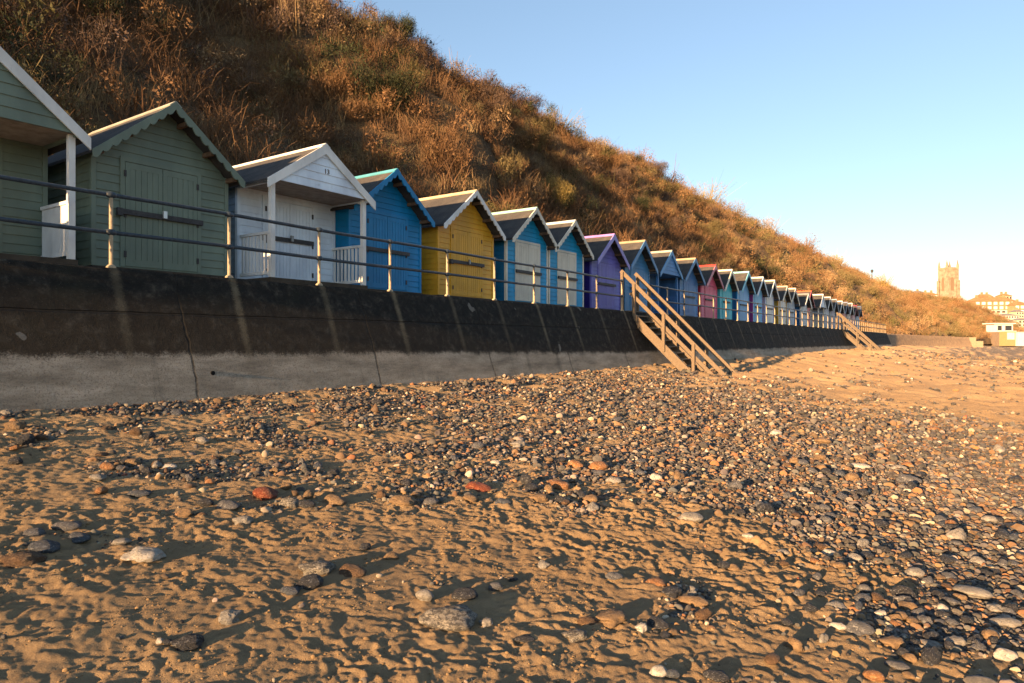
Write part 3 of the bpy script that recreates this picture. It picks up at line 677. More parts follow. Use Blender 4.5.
PAL = np.array([(.21, .115, .052), (.29, .19, .095), (.115, .10, .036), (.045, .052, .02), (.125, .082, .058), (.25, .14, .06), (.17, .13, .055)])
def tints(P, w, sc=9.):
    z = .5 + .9 * fbm(P[:, 0] / sc, P[:, 1] / sc, 141, 2); k = np.clip((z + RNG.normal(size=len(P)) * .22) * len(w), 0, len(w) - .01).astype(int)
    c = 1.12 * np.array([.97, 1.0, 1.04]) * PAL[np.array(w)[k]] * RNG.uniform(.75, 1.25, (len(P), 1)); return np.concatenate([c, np.ones((len(P), 1))], 1)
P, u = scatter(-6, 112, 1.0, s_keep); n = len(P); sc_ = RNG.uniform(.6, 1.6, n) * (1 + .35 * sst(.3, .9, u))
V, Fk, C = bake([t_twigball(130 + k, 330, .013, 110) for k in range(6)], P, RNG.uniform(0, 6.28, n), np.stack([sc_, sc_ * RNG.uniform(.75, 1.15, n)], -1), RNG.integers(0, 6, n), tints(P, [4, 0, 3, 5, 1, 6, 2, 0]))
P, u = scatter(-6, 112, .14, lambda x, y, u: np.clip(.15 + 1.2 * fbm(x / 5., y / 5., 97, 2), .03, 1)); n = len(P); sc_ = RNG.uniform(.6, 1.5, n)
V3, F3, C3 = bake([t_bush(160 + k, 520, 20, .030) for k in range(5)], P, RNG.uniform(0, 6.28, n), np.stack([sc_, sc_ * RNG.uniform(.7, 1.1, n)], -1), RNG.integers(0, 5, n), tints(P, [3, 2, 6, 3, 2]))
P, u = scatter(-4, 112, .022, lambda x, y, u: sst(.1, .3, u)); n = len(P); sc_ = RNG.uniform(1.5, 2.5, n)
V4, F4, C4 = bake([t_twigball(180 + k, 1300, .009, 900, 700, .6) for k in range(4)], P, RNG.uniform(0, 6.28, n), np.stack([sc_, sc_ * RNG.uniform(.75, 1.0, n)], -1), RNG.integers(0, 4, n), tints(P, [3, 4, 2, 0, 6, 4, 3]))
P2, u2 = scatter(75, 450, .62, lambda x, y, u: np.clip(.40 + .9 * fbm(x / 8., y / 6., 96, 3), .15, 1)); n2 = len(P2); s2 = RNG.uniform(.8, 2.2, n2) * (1 + .2 * sst(150, 300, P2[:, 0]))
V2, F2, C2 = bake([t_bush(30 + k, 190, 34, .06) for k in range(5)], P2, RNG.uniform(0, 6.28, n2), np.stack([s2, s2 * RNG.uniform(.75, 1.1, n2)], -1), RNG.integers(0, 5, n2), tints(P2, [0, 5, 1, 2, 5, 0, 1, 6], 14.))
Fk = np.vstack([Fk, F3 + len(V), F2 + len(V) + len(V3), F4 + len(V) + len(V3) + len(V2)]); V = np.vstack([V, V3, V2, V4]); C = np.vstack([C, C3, C2, C4])
t = NT('winter_scrub'); at = t.n.new('ShaderNodeAttribute'); at.attribute_name = 'tone'; n_ = t.noise(3, 3)
M_SC = t.out(t.mix(t.f(n_, .35, .65, 0, .6), at.outputs['Color'], t.mix(1., at.outputs['Color'], (.62, .6, .6), 'MULTIPLY')), .85)
tag(link('scrub', raw_mesh('scrub', V, Fk, False, C), M_SC), 'low rounded brown and olive winter scrub covering the cliff', 'scrub', kind='stuff')
# bare upright shrubs thick on the middle slope
P, u = scatter(12, 105, .22, lambda x, y, u: sst(.25, .5, u) * np.clip(.5 + fbm(x / 10., y / 8., 99, 2), .05, 1)); n = len(P); sc_ = RNG.uniform(1.0, 2.3, n)
V, Fk, _ = bake([t_twiggy(50 + k) for k in range(4)], P, RNG.uniform(0, 6.28, n), np.stack([sc_, sc_], -1), RNG.integers(0, 4, n))
tag(link('bare_thicket', raw_mesh('bare_thicket', V, Fk), M_STEM), 'thicket of leafless purple-brown stems on the upper cliff', 'thicket', kind='stuff')

def ray(px, py):
    d = Vector((CS + SN * (px - 512) / F, SN - CS * (px - 512) / F, (341.5 - py) / F)); return d
def cliff_hit(px, py):
    d = ray(px, py); r = 12.
    while r < 420:
        p = d * r
        if p.y > 15.4 or p.x > 100:
            if float(cliff_z(p.x, p.y)) > p.z: return p
        r += .1
    return None
def crest_at(px):
    best = None
    for r in np.arange(20, 420, .5):
        d = ray(px, 341.5); p = d * float(r); z = float(cliff_z(p.x, p.y)); e = z / r
        a = np.interp(p.x, KX, KF)
        if p.y > a and (best is None or e > best[0]): best = (e, Vector((p.x, p.y, z)))
    return best[1]
def bush(p, size, label, mat, seed, hz=1., twiggy=False, lv=700, ls=.05, cat='bush', name='bush', sink=.1):
    r = empty(name, (p.x, p.y, p.z + CZ - sink), label, cat, 'bushes on the cliff')
    g = np.random.default_rng(seed)
    V, Fk = t_twiggy(seed, 40 if twiggy else 24); q = 1 if twiggy else .6; link('stems', raw_mesh('stems', V * [size * q, size * q, size * hz * q], Fk), M_STEM, r)
    if twiggy: lv = 200
    V, Fk = t_twigball(seed + 7, 1500, .010, 2200, 700, .6) if lv > 3000 else t_bush(seed + 7, lv, 90 if lv > 300 else 20, ls); V = V * [size, size, size * hz]
    link('foliage', raw_mesh('foliage', V, Fk), mat, r)
    return r
M_OLIVE = veg_mat('olive_foliage', [(.3, (.27, .20, .06)), (.7, (.38, .28, .095))], 1.2)
M_BROWN = veg_mat('rusty_foliage', [(.3, (.18, .095, .04)), (.7, (.29, .17, .075))], 1.0)
M_PALE = veg_mat('pale_foliage', [(.3, (.26, .18, .09)), (.7, (.36, .26, .14))], 1.0)
p = cliff_hit(562, 212); bush(p, 1.75, 'rounded golden olive bush on the slope above the blue huts with cream doors', M_OLIVE, 301, 1.15, lv=3200, ls=.05, sink=-.55)
p = cliff_hit(292, 32); bush(p, 2.6, 'pale bare spreading shrub high on the slope above the white porch hut', M_PALE, 302, 1.1, True, 200, .02)
p = cliff_hit(205, 22); bush(p, 2.2, 'pale upright leafless shrub at the top edge above the closed green hut', M_PALE, 303, 1.3, True, 160, .02)
sky_bush = [(352, 1.6, 'leafless shrub where the skyline meets the top edge of the photo'), (388, 2.0, 'pale twiggy shrub on the skyline above the bright blue hut'), (418, 1.5, 'rusty shrub on the skyline above the gap before the yellow hut'),
 (455, 2.2, 'dense brown shrub on the skyline above the yellow hut'), (488, 1.7, 'low twiggy shrub on the skyline above the ridge of the yellow hut'), (522, 1.8, 'upright bare shrub on the skyline above the first cream-doored hut'),
 (560, 2.6, 'rounded bushy shrub on the skyline above the golden olive bush'), (600, 2.0, 'brown shrub on the skyline above the purple hut'), (640, 2.2, 'rounded olive shrub on the skyline above the top of the near stairs'),
 (668, 2.4, 'twin-humped shrub on the skyline above the blue open porch hut'), (706, 2.8, 'largest rounded shrub on the skyline above the pink hut'), (735, 2.2, 'pointed shrub on the skyline above the turquoise hut'),
 (768, 2.4, 'shrub on the skyline above the magenta-sided hut'), (806, 2.6, 'shrub on the skyline above the red-ridged far hut'), (838, 3.0, 'small dark shrub on the skyline above the far dark-roofed huts'), (884, 3.0, 'small shrub on the skyline above the far railing')]
for i, (px, sz, lb) in enumerate(sky_bush):
    p = crest_at(px); k = max(1., p.length / 75.)
    bush(p, sz * min(k, 1.5), lb, [M_BROWN, M_PALE, M_OLIVE][(i * 2 + (i // 3)) % 3], 400 + i, 1.0, i in (0, 1, 4, 5), 1500, .024, sink=.5)

# ------------------------------------------------------------------ the town
stone = solid('flint_stone', (.25, .20, .15), .9, 0, .3, .3)  # tower stone: one base tone, varied only by noise
brick = solid('warm_brick', (.27, .175, .105), .85, 0, .2, .4); rend = solid('pale_render', (.46, .42, .36), .8, 0, .1, .3)
tile = solid('clay_roof_tiles', (.26, .12, .06), .85, 0, .25, .5); slate = solid('grey_slates', (.11, .11, .12), .7, 0, .2, .5)
glass = solid('dark_window_glass', (.03, .035, .045), .15, 0, .1, 1); pale_glass = solid('pale_window', (.6, .6, .58), .3, 0, .1, 1); whitew = solid('white_timber', (.50, .48, .45), .6, 0, .08, 1)
def pt(px, Z): return Vector((SN * (px - 512) / F * Z + CS * Z, -CS * (px - 512) / F * Z + SN * Z, 0))
def zat(py, Z): return CZ + (341.5 - py) / F * Z
# church tower
Z = 660; c = pt(948.3, Z); yaw = math.atan2(SN, CS) - R(90)
b0 = 24.; gnd = zat(306, Z) - 16
tw = empty('church_tower', (c.x, c.y, gnd), 'tall square stone church tower with corner pinnacles above the town', 'church tower'); tw.rotation_euler = (0, 0, yaw + R(4))
z1 = zat(270, Z) - gnd; h = 5.4
MB().box(-h, h, -h, h, 0, z1).build('tower_body', stone, tw)
for sx in (-1, 1):
    for sy in (-1, 1):
        b = MB(); x, y = sx * h, sy * h
        for zt, o in ((z1 * .50, 2.2), (z1 * .80, 1.5), (z1 + .8, .7)):
            b.box(x - (o if sx < 0 else -.6 + .6) * 1.0 - 0, x + (o if sx > 0 else 0), y - 1.2, y + 1.2, 0, zt) if False else b.box(min(x - sx * 1.2, x + sx * o), max(x - sx * 1.2, x + sx * o), min(y - sy * 1.2, y + sy * (o + .01)), max(y - sy * 1.2, y + sy * (o + .01)), 0, zt)
        b.build('buttress', stone, tw)
        p = MB(); p.box(x - .85, x + .85, y - .85, y + .85, z1 + .8, z1 + 4.6); p.tube([(x, y, z1 + 4.6), (x, y, z1 + 9.6)], [1.0, .12], 8); p.build('pinnacle', stone, tw)
pr = MB()
for k in range(7):
    for s in (-1, 1):
        u = -h + 1.5 + k * (2 * h - 3) / 6; pr.box(u - .5, u + .5, s * h - .3, s * h + .3, z1 + 1.0, z1 + 2.2); pr.box(s * h - .3, s * h + .3, u - .5, u + .5, z1 + 1.0, z1 + 2.2)
for s in (-1, 1): pr.box(-h, h, s * h - .32, s * h + .32, z1 + .003, z1 + 1); pr.box(s * h - .32, s * h + .32, -h + .33, h - .33, z1 + .003, z1 + 1)
pr.build('parapet', stone, tw)
for ang in range(4):
    ca, sa = (1, 0, -1, 0)[ang], (0, 1, 0, -1)[ang]
    for (za, zb, hw) in ((z1 * .60, z1 * .86, 1.7), (z1 * .40, z1 * .50, .8)):
        P = [(-hw, za), (hw, za), (hw, zb - hw), (hw * .6, zb - hw * .35), (0, zb), (-hw * .6, zb - hw * .35), (-hw, zb - hw)]
        Q = [(ca * u - sa * (-h - .06), sa * u + ca * (-h - .06), z) for u, z in P]
        MB().prism(Q, (sa * .05 * -1, ca * .05, 0)).build('louvre_window', solid('dim_louvres', (.17, .12, .08), .8), tw)
def town_building(px0, px1, ytop, ybot, Z, depth, label, wall_m, roof_m, roof_h, rows, cols, win=glass, down=10, chim=0, white_base=0, hip=True, cat='building', name='town_house', turn=0, bay=False):
    a = pt((px0 + px1) / 2, Z); w_ = (px1 - px0) / F * Z; z0 = zat(ybot, Z); z1 = zat(ytop, Z) - roof_h; H = z1 - z0
    r = empty(name, (a.x, a.y, z0 - down), label, cat, 'town buildings beyond the cliff'); r.rotation_euler = (0, 0, yaw + R(turn)); H += down
    MB().box(-w_ / 2, w_ / 2, 0, depth, 0, H).build('wall', wall_m, r)
    if white_base: MB().box(-w_ / 2 - .1, w_ / 2 + .1, -.4, depth * .5, 0, down + white_base).build('lower_storey', rend, r)
    o = .6
    if roof_h:
        rm = MB(); i = min(depth, w_) * .3 if hip else 0
        rm.add([(-w_ / 2 - o, -o, H + .01), (w_ / 2 + o, -o, H + .01), (w_ / 2 + o, depth + o, H + .01), (-w_ / 2 - o, depth + o, H + .01), (-w_ / 2 + i, depth / 2, H + roof_h), (w_ / 2 - i, depth / 2, H + roof_h)], [(0, 1, 5, 4), (1, 2, 5), (2, 3, 4, 5), (3, 0, 4), (0, 3, 2, 1)])
        ro = rm.build('roof', roof_m, r)
        for k in range(chim):
            x = -w_ / 2 + (k + .5) * w_ / chim; MB().box(x - .7, x + .7, depth / 2 - .6, depth / 2 + .6, H + roof_h * .5, H + roof_h + 1.6).build('chimney', brick, ro)
    hgt = (H - down - white_base) / max(rows, 1)
    for i in range(rows):
        for j in range(cols):
            x = -w_ / 2 + (j + .5) * w_ / cols; zz = down + white_base + (i + .25) * hgt; ww = w_ / cols * .26
            f = MB().box(x - ww - .18, x + ww + .18, -.12, -.004, zz - .18, zz + hgt * .55 + .18).build('window', whitew, r)
            MB().box(x - ww, x + ww, -.17, -.125, zz, zz + hgt * .55).build('pane', win, f)
    if white_base:
        for j in range(cols + 1):
            x = -w_ / 2 + (j + .5) * w_ / (cols + 1)
            MB().box(x - 1.1, x + 1.1, -.47, -.41, down + white_base * .3, down + white_base * .75).build('window', glass, r)
    return r
town_building(976, 1015, 296.5, 314, 520, 14, 'large brick hotel with clay roof, dormers and white lower storeys on the far hill', brick, tile, 3.6, 2, 7, pale_glass, 8, 3, 3.0, name='hotel', turn=-6)
town_building(1015, 1030, 301, 318, 510, 12, 'brown brick building cut off by the right edge beside the hotel', brick, tile, 3.0, 3, 3, pale_glass, 10, 1, 0, name='town_house', turn=-4)
town_building(1003, 1019, 313.5, 322, 470, 9, 'white terrace stepping down the slope below the hotel', rend, slate, 1.4, 2, 6, glass, 9, 0, 0, name='terrace')
town_building(958, 978, 303.6, 309, 560, 10, 'low white building with grey roof between the church tower and the hotel', rend, slate, 1.4, 1, 5, glass, 10, 0, name='town_house')
town_building(941, 962, 304.4, 309, 600, 8, 'long white wall-like building at the foot of the church tower', rend, slate, .6, 1, 4, pale_glass, 10, 0, name='town_house')
town_building(926, 938, 291.8, 300, 560, 10, 'brown roofed house showing over the cliff left of the church tower', brick, tile, 2.4, 2, 3, pale_glass, 22, 2, name='town_house')
town_building(915, 926, 290.5, 297, 585, 9, 'smaller house peeping over the cliff, farthest left of the town', solid('buff_brick', (.34, .24, .14), .85, 0, .2, .4), slate, 2.0, 1, 3, glass, 22, 1, name='town_house')
cream_r = solid('cream_render', (.42, .34, .22), .8, 0, .1, .3); ochre = solid('ochre_render', (.34, .22, .11), .8, 0, .1, .3)
town_building(983, 993, 293.8, 300, 560, 9, 'gabled brown roof rising behind the left part of the hotel', brick, tile, 2.6, 1, 3, pale_glass, 12, 2, hip=False)
town_building(1003, 1012, 293.2, 300, 575, 9, 'tall chimneyed house behind the right part of the hotel', ochre, tile, 2.2, 1, 3, glass, 12, 2)
town_building(1016, 1024, 309.5, 318, 480, 7, 'cream house with grey roof below the brown building at the right edge', cream_r, slate, 1.6, 2, 3, glass, 8, 1)
town_building(1018, 1030, 318, 327, 450, 7, 'white bay-fronted house low at the right edge above the chalets', rend, slate, 1.4, 2, 3, glass, 8, 0)
town_building(1009, 1018, 320.5, 327, 440, 6, 'ochre house tucked behind the pavilion roof', ochre, slate, 1.2, 1, 3, pale_glass, 8, 0)
town_building(968, 977, 302, 307, 590, 8, 'small ochre house with clay roof just left of the hotel', ochre, tile, 1.6, 1, 2, pale_glass, 10, 1)
# lookout pavilion and beach chalets at the foot of the far hill
def pavilion():
    Z = 265; a = pt(1004, Z); s = Z / F; zb = zat(346, Z); k = lambda py: zat(py, Z) - zb
    r = empty('pavilion', (a.x, a.y, zb), 'white flat-roofed pavilion with dark windows raised above the far beach', 'pavilion'); r.rotation_euler = (0, 0, yaw)
    w_ = 9 * s
    MB().box(-w_, w_, 0, 5, k(332), k(324)).build('cabin', whitew, r)
    MB().box(-w_ - 1.2, w_ + .5, -.9, 5.4, k(324) + .003, k(323)).build('roof', whitew, r)
    MB().box(-w_ + .3, w_ - .3, .6, 4.6, 0, k(332) - .003).build('base', solid('brown_base', (.16, .12, .09), .8), r)  # plain dark brown colour for the base
    for x0, x1 in ((-6.5, -2.5), (1, 7.5)):
        f = MB().box(x0 * s - .12, x1 * s + .12, -.1, -.003, k(331), k(325)).build('window', whitew, r); MB().box(x0 * s, x1 * s, -.16, -.105, k(330.4), k(325.6)).build('pane', glass, f)
    MB().box(-3 * s + .3, -2.2 * s, -.1, -.003, k(331.5), k(325)).build('door', solid('brown_door', (.2, .1, .05), .7), r)
pavilion()
for (p0, p1, yt, lb) in ((1006, 1015.5, 331.5, 'white and ochre chalet on the far beach below the pavilion'), (1018, 1028, 332.5, 'white chalet with pale roof at the far right edge of the beach')):
    Z = 250; a = pt((p0 + p1) / 2, Z); s = Z / F; zb = zat(346, Z)
    r = empty('chalet', (a.x, a.y, zb), lb, 'chalet', 'chalets on the far beach'); r.rotation_euler = (0, 0, yaw); w_ = (p1 - p0) / 2 * s; H = zat(yt, Z) - zb
    MB().box(-w_, w_, 0, 3.5, 0, H).build('wall', solid('ochre_wall', (.30, .20, .10), .8) if p0 < 1010 else whitew, r)
    MB().box(-w_ - .2, w_ + .2, -.35, 3.8, H + .003, H + .22).build('roof', whitew, r)
    MB().box(-w_ + .4, w_ - .4, -.08, -.003, H * .45, H * .93).build('shutter', whitew, r)
Z = 172; a = pt(969, Z); zb = zat(348, Z)
r = empty('slipway_block', (a.x, a.y, zb), 'square sunlit concrete block where the far sea wall meets the slipway', 'concrete block'); r.rotation_euler = (0, 0, yaw)
MB().box(-1.8, 1.8, 0, 3, 0, zat(337.3, Z) - zb).build('block', solid('slipway_concrete', (.30, .235, .16), .9), r)  # plain concrete tone, varied only by noise
MB().box(1.81, 3.8, .3, 3, 0, zat(341, Z) - zb).build('ramp', solid('slipway_concrete', (.30, .235, .16), .9), r)
p = crest_at(872)
r = empty('street_lamp', (p.x, p.y, p.z + CZ - 1.), 'tiny lamp post standing on the cliff top at the far skyline', 'street lamp')
MB().tube([(0, 0, 0), (0, 0, 3.4)], [.13, .1], 8).build('pole', dark_iron, r); MB().tube([(0, 0, 3.4), (0, 0, 3.6), (0, 0, 4.2), (0, 0, 4.4)], [.12, .36, .4, .1], 10).build('lantern', dark_iron, r)

# ------------------------------------------------------------------ stones
def ico(sub, seed, amp, knob=0.):
    bm = bmesh.new(); bmesh.ops.create_icosphere(bm, subdivisions=sub, radius=1); g = np.random.default_rng(seed)
    V = np.array([v.co[:] for v in bm.verts]); Fk = np.array([[v.index for v in f.verts] for f in bm.faces]); bm.free()
    ax = g.normal(size=(5, 3)); ax /= np.linalg.norm(ax, axis=1)[:, None]; k = np.ones(len(V))
    for a in ax[:3]: k -= amp * np.maximum(0, V @ a - .35)           # worn flats
    for a in ax[3:]: k += amp * .5 * (V @ a) ** 3
    if sub >= 3:
        from mathutils import noise as mn
        of = Vector(g.uniform(-50, 50, 3)); rg = 2.2 if knob else 1.; k += np.array([.17 * mn.noise(Vector(v) * 1.3 + of) + .055 * rg * mn.noise(Vector(v) * 3.2 + of) + .022 * rg * mn.noise(Vector(v) * 8 + of) for v in V])
    if knob:
        for _ in range(14):
            a = g.normal(size=3); a /= np.linalg.norm(a); d = np.arccos(np.clip(V @ a, -1, 1)); k += knob * g.uniform(-.9, 1.) * np.exp(-(d / .34) ** 2)
    return V * k[:, None], Fk
TONES = {'charcoal': (.032, .033, .038), 'grey': (.10, .10, .105), 'pale': (.27, .25, .22), 'white': (.46, .43, .38), 'tan': (.22, .145, .08), 'orange': (.27, .13, .055), 'red': (.17, .048, .026), 'brown': (.105, .064, .038), 'bluish': (.062, .070, .084), 'mottled': (.27, .245, .205)}
def stone_mat(key):
    c = TONES[key]
    if ('st', key) in MATS: return MATS['st', key]
    t = NT(key + '_flint'); n = t.noise(1.6, 8, .7); n2 = t.noise(5, 7, .75, None, .6)
    o = {'charcoal': (.30, .29, .27), 'grey': (.40, .38, .35), 'pale': (.075, .07, .066), 'white': (.20, .16, .12), 'tan': (.16, .12, .09), 'orange': (.55, .42, .28), 'red': (.50, .24, .12), 'brown': (.34, .22, .12), 'bluish': (.33, .33, .33), 'mottled': (.035, .034, .034)}[key]
    col = t.mix(t.f(n, .3, .6), sc3(c, .75), sc3(c, 1.15)); col = t.mix(t.f(n2, .54 if key != 'mottled' else .46, .62 if key != 'mottled' else .53, 0, .8), col, o); col = t.mix(t.f(t.noise(9, 6, .8), .56, .7, 0, .6), col, sc3(c, .35)); t.bump(n2, .8, .12)
    t.b.inputs['Specular IOR Level'].default_value = .3
    MATS['st', key] = t.out(col, .55); return t.m
BODY = {}
def stone_mesh(key, shape):
    if (key, shape) not in BODY:
        V, Fk = ico(4, 900 + shape, .38, .0 if shape < 4 else .26); me = raw_mesh('stone', V, Fk, True); me.materials.append(stone_mat(key)); BODY[key, shape] = me
    return BODY[key, shape]
def ground_hit(px, py):
    d = ray(px, py); lo = 1.
    r = 1.5
    while r < 120:
        p = d * r
        if float(beach_base(p.x, p.y)) + float(beach_mid(p.x, p.y)) > p.z + CZ: return p
        r += .01
    return p
def z_at(x, y): return float(beach_h(np.array([x]), np.array([y]))[0])
def put_stone(x, y, a, b, c, yw, key, shape, label, group, sink=.35, tilt=0., name='stone'):
    o = bpy.data.objects.new(name, stone_mesh(key, shape)); COL.objects.link(o); o.scale = (a, b, c); o.rotation_euler = (tilt, tilt * .5, yw)
    o.location = (x, y, z_at(x, y) + c * (1 - 2 * sink) + .004); tag(o, label, 'stone', group); return o
HERO = [  # px, py, width px, aspect, tone, shape, label
 (267, 492, 30, .6, 'red', 1, 'largest dark red-brown cobble on the sand, left of the white-faced flint'),
 (291, 501, 20, .9, 'mottled', 5, 'pale knobbly flint touching dark pebbles right of the red-brown cobble'),
 (308, 504, 17, .8, 'charcoal', 2, 'dark flint between the pale knobbly flint and a tan cobble'),
 (332, 500, 26, .6, 'tan', 0, 'flat tan cobble just right of the pale knobbly flint'),
 (226, 506, 24, .55, 'grey', 0, 'low grey-tan cobble left of the banded flint below the red-brown cobble'),
 (206, 503, 18, .6, 'charcoal', 1, 'dark cobble left of the low grey-tan cobble'),
 (243, 520, 21, .75, 'pale', 4, 'banded pale and dark flint alone below the red-brown cobble'),
 (146, 556, 42, .38, 'white', 6, 'long knobbly white flint lying alone on the left sand'),
 (23, 555, 42, .6, 'brown', 4, 'big rusty brown lump at the left edge'),
 (46, 545, 34, .55, 'bluish', 1, 'blue-grey cobble right of the rusty lump at the left edge'),
 (70, 526, 26, .6, 'grey', 2, 'grey cobble topmost of the pile at the left edge'),
 (76, 536, 24, .6, 'bluish', 0, 'slate cobble on the right of the left edge pile'),
 (32, 533, 20, .7, 'grey', 3, 'small grey cobble behind the rusty lump'),
 (317, 567, 38, .55, 'mottled', 4, 'black and white broken flint in the dark cluster at lower left centre'),
 (350, 570, 28, .65, 'brown', 0, 'smooth brown cobble right of the broken black flint'),
 (309, 583, 26, .75, 'charcoal', 3, 'round dark cobble below the broken black flint'),
 (292, 589, 20, .7, 'bluish', 2, 'blue-grey cobble at lower left of the dark cluster'),
 (188, 640, 32, .75, 'charcoal', 4, 'triangular dark grey stone alone near the bottom left'),
 (159, 642, 9, .9, 'white', 0, 'little white pebble left of the triangular dark stone'),
 (168, 643, 12, .6, 'charcoal', 1, 'tiny black pebble touching the triangular dark stone'),
 (106, 467, 15, .8, 'orange', 0, 'orange cobble above a pale flat one in the left middle'),
 (99, 478, 19, .45, 'pale', 1, 'flat pale pebble under the orange cobble in the left middle'),
 (142, 493, 22, .5, 'bluish', 2, 'long blue-grey pebble below the orange cobble'),
 (15, 425, 21, .8, 'tan', 4, 'tan lump near the wall foot at the far left'),
 (62, 431, 10, .8, 'grey', 0, 'grey pebble right of the tan lump by the wall'),
 (171, 466, 14, .75, 'white', 2, 'white rounded pebble in the small pile left of centre'),
 (203, 441, 16, .6, 'pale', 1, 'pale pebble in the pile under the wall, above the white rounded pebble'),
 (476, 485, 27, .62, 'red', 0, 'bright red cobble at the edge of the stones in the centre'),
 (404, 500, 26, .6, 'tan', 5, 'sandy orange knobbly stone left of the bright red cobble'),
 (430, 502, 16, .65, 'grey', 3, 'grey pebble between the sandy orange stone and the red cobble'),
 (502, 502, 16, .65, 'bluish', 0, 'grey-blue pebble right below the red cobble'),
 (539, 496, 22, .65, 'tan', 4, 'tan flint with dark patches right of the red cobble'),
 (559, 484, 27, .5, 'orange', 6, 'pale orange broken flint right of the red cobble'),
 (574, 464, 17, .75, 'orange', 0, 'left of two orange cobbles side by side in the shingle'),
 (598, 466, 20, .65, 'orange', 3, 'right of two orange cobbles side by side in the shingle'),
 (518, 444, 19, .6, 'pale', 4, 'cream angular stone above the centre of the shingle'),
 (615, 481, 15, .75, 'pale', 2, 'pale round pebble below the two orange cobbles'),
 (655, 477, 12, .85, 'white', 0, 'white round pebble right of the two orange cobbles'),
 (690, 519, 24, .55, 'pale', 3, 'cream cobble where the shingle meets the sand right of centre'),
 (748, 538, 12, .5, 'white', 1, 'small white pebble on sand left of the shingle bank'),
 (613, 578, 17, .55, 'grey', 0, 'grey oval pebble alone on the sand right of centre'),
 (450, 614, 56, .52, 'mottled', 5, 'largest knobbly grey-white flint with dark hollows at bottom centre'),
 (425, 597, 20, .75, 'pale', 1, 'pale cobble behind the largest knobbly flint'),
 (463, 596, 26, .6, 'charcoal', 3, 'dark stone behind the right of the largest knobbly flint'),
 (486, 621, 16, .9, 'pale', 4, 'pale upright chip right of the largest knobbly flint'),
 (526, 639, 19, .45, 'charcoal', 2, 'dark grey flat pebble at bottom centre between flints'),
 (575, 634, 28, .55, 'mottled', 4, 'white stone with black end at bottom centre right'),
 (611, 618, 36, .5, 'tan', 4, 'tan lump of the stone pair at bottom centre right'),
 (588, 619, 20, .7, 'brown', 5, 'brown knobbly stone left of the tan lump'),
 (655, 581, 22, .55, 'orange', 5, 'orange and white chip in the cluster right of centre'),
 (671, 591, 26, .5, 'charcoal', 4, 'dark stone under the orange and white chip'),
 (696, 600, 27, .6, 'tan', 2, 'tan cobble with white end right of the orange and white chip'),
 (641, 629, 15, 1., 'white', 4, 'white upright pebble with a dark stone behind it'),
 (656, 623, 22, .7, 'charcoal', 0, 'dark cobble right behind the white upright pebble'),
 (658, 671, 18, .9, 'white', 3, 'white wedge pebble at the bottom edge right of centre'),
 (672, 672, 17, .7, 'bluish', 1, 'grey-blue pebble against the white wedge pebble'),
 (718, 676, 24, .7, 'charcoal', 2, 'dark cobble half cut by the bottom edge'),
 (776, 432, 12, .65, 'white', 3, 'bright white pebble on the upper shingle right of centre'),
 (823, 441, 17, .45, 'tan', 1, 'cream-tan long pebble right of the bright white pebble'),
 (860, 465, 20, .45, 'white', 2, 'long white pebble in the shingle at right'),
 (932, 428, 16, .6, 'orange', 4, 'orange stone where the right sand band meets the shingle'),
 (907, 479, 22, .6, 'grey', 0, 'large grey cobble in the right shingle'),
 (828, 551, 14, .6, 'white', 0, 'white oval pebble at the left edge of the right shingle'),
 (783, 552, 15, .45, 'pale', 1, 'pale flat pebble on sand left of the white oval pebble'),
 (834, 602, 24, .55, 'pale', 5, 'pale rough cobble on the sand near the right shingle'),
 (863, 600, 17, .6, 'grey', 3, 'grey cobble right of the pale rough cobble'),
 (839, 627, 15, .75, 'white', 2, 'white egg-shaped pebble left of the large grey cobble at bottom right'),
 (858, 629, 26, .75, 'grey', 0, 'large smooth grey cobble near the bottom right'),
 (892, 641, 27, .65, 'tan', 4, 'tan block-like cobble right of the large smooth grey cobble'),
 (880, 613, 14, .8, 'white', 4, 'white pebble above the tan block-like cobble'),
 (1004, 656, 22, .7, 'white', 0, 'white cobble by the right edge near the bottom'),
 (973, 594, 34, .35, 'pale', 1, 'long cream cobble lying slanted in the right shingle'),
 (915, 574, 19, .7, 'pale', 3, 'cream rounded cobble upper left of the long cream cobble'),
 (899, 666, 21, .5, 'grey', 2, 'grey flat cobble at the bottom edge right'),
 (874, 676, 20, .7, 'orange', 1, 'orange cobble cut by the bottom edge at right'),
 (1006, 620, 28, .5, 'pale', 2, 'pale sand-coloured cobble at the right edge'),
 (954, 640, 24, .6, 'pale', 4, 'pale cobble left of the white cobble by the right edge'),
]
hero_pos = []
for k, (px, py, wpx, asp, tone, shp, lb) in enumerate(HERO):
    p = ground_hit(px, py + wpx * asp * .25); Z = SN * p.y + CS * p.x; a = wpx / 2 / F * Z * 1.02
    c = a * asp * .82; hero_pos.append((p.x, p.y, a))
    put_stone(p.x, p.y, a, a * .85, c, math.atan2(-CS, SN) + (k * 2.399 % 1 - .5) * .7, tone, shp, lb, None, .40)
hero_pos = np.array(hero_pos)

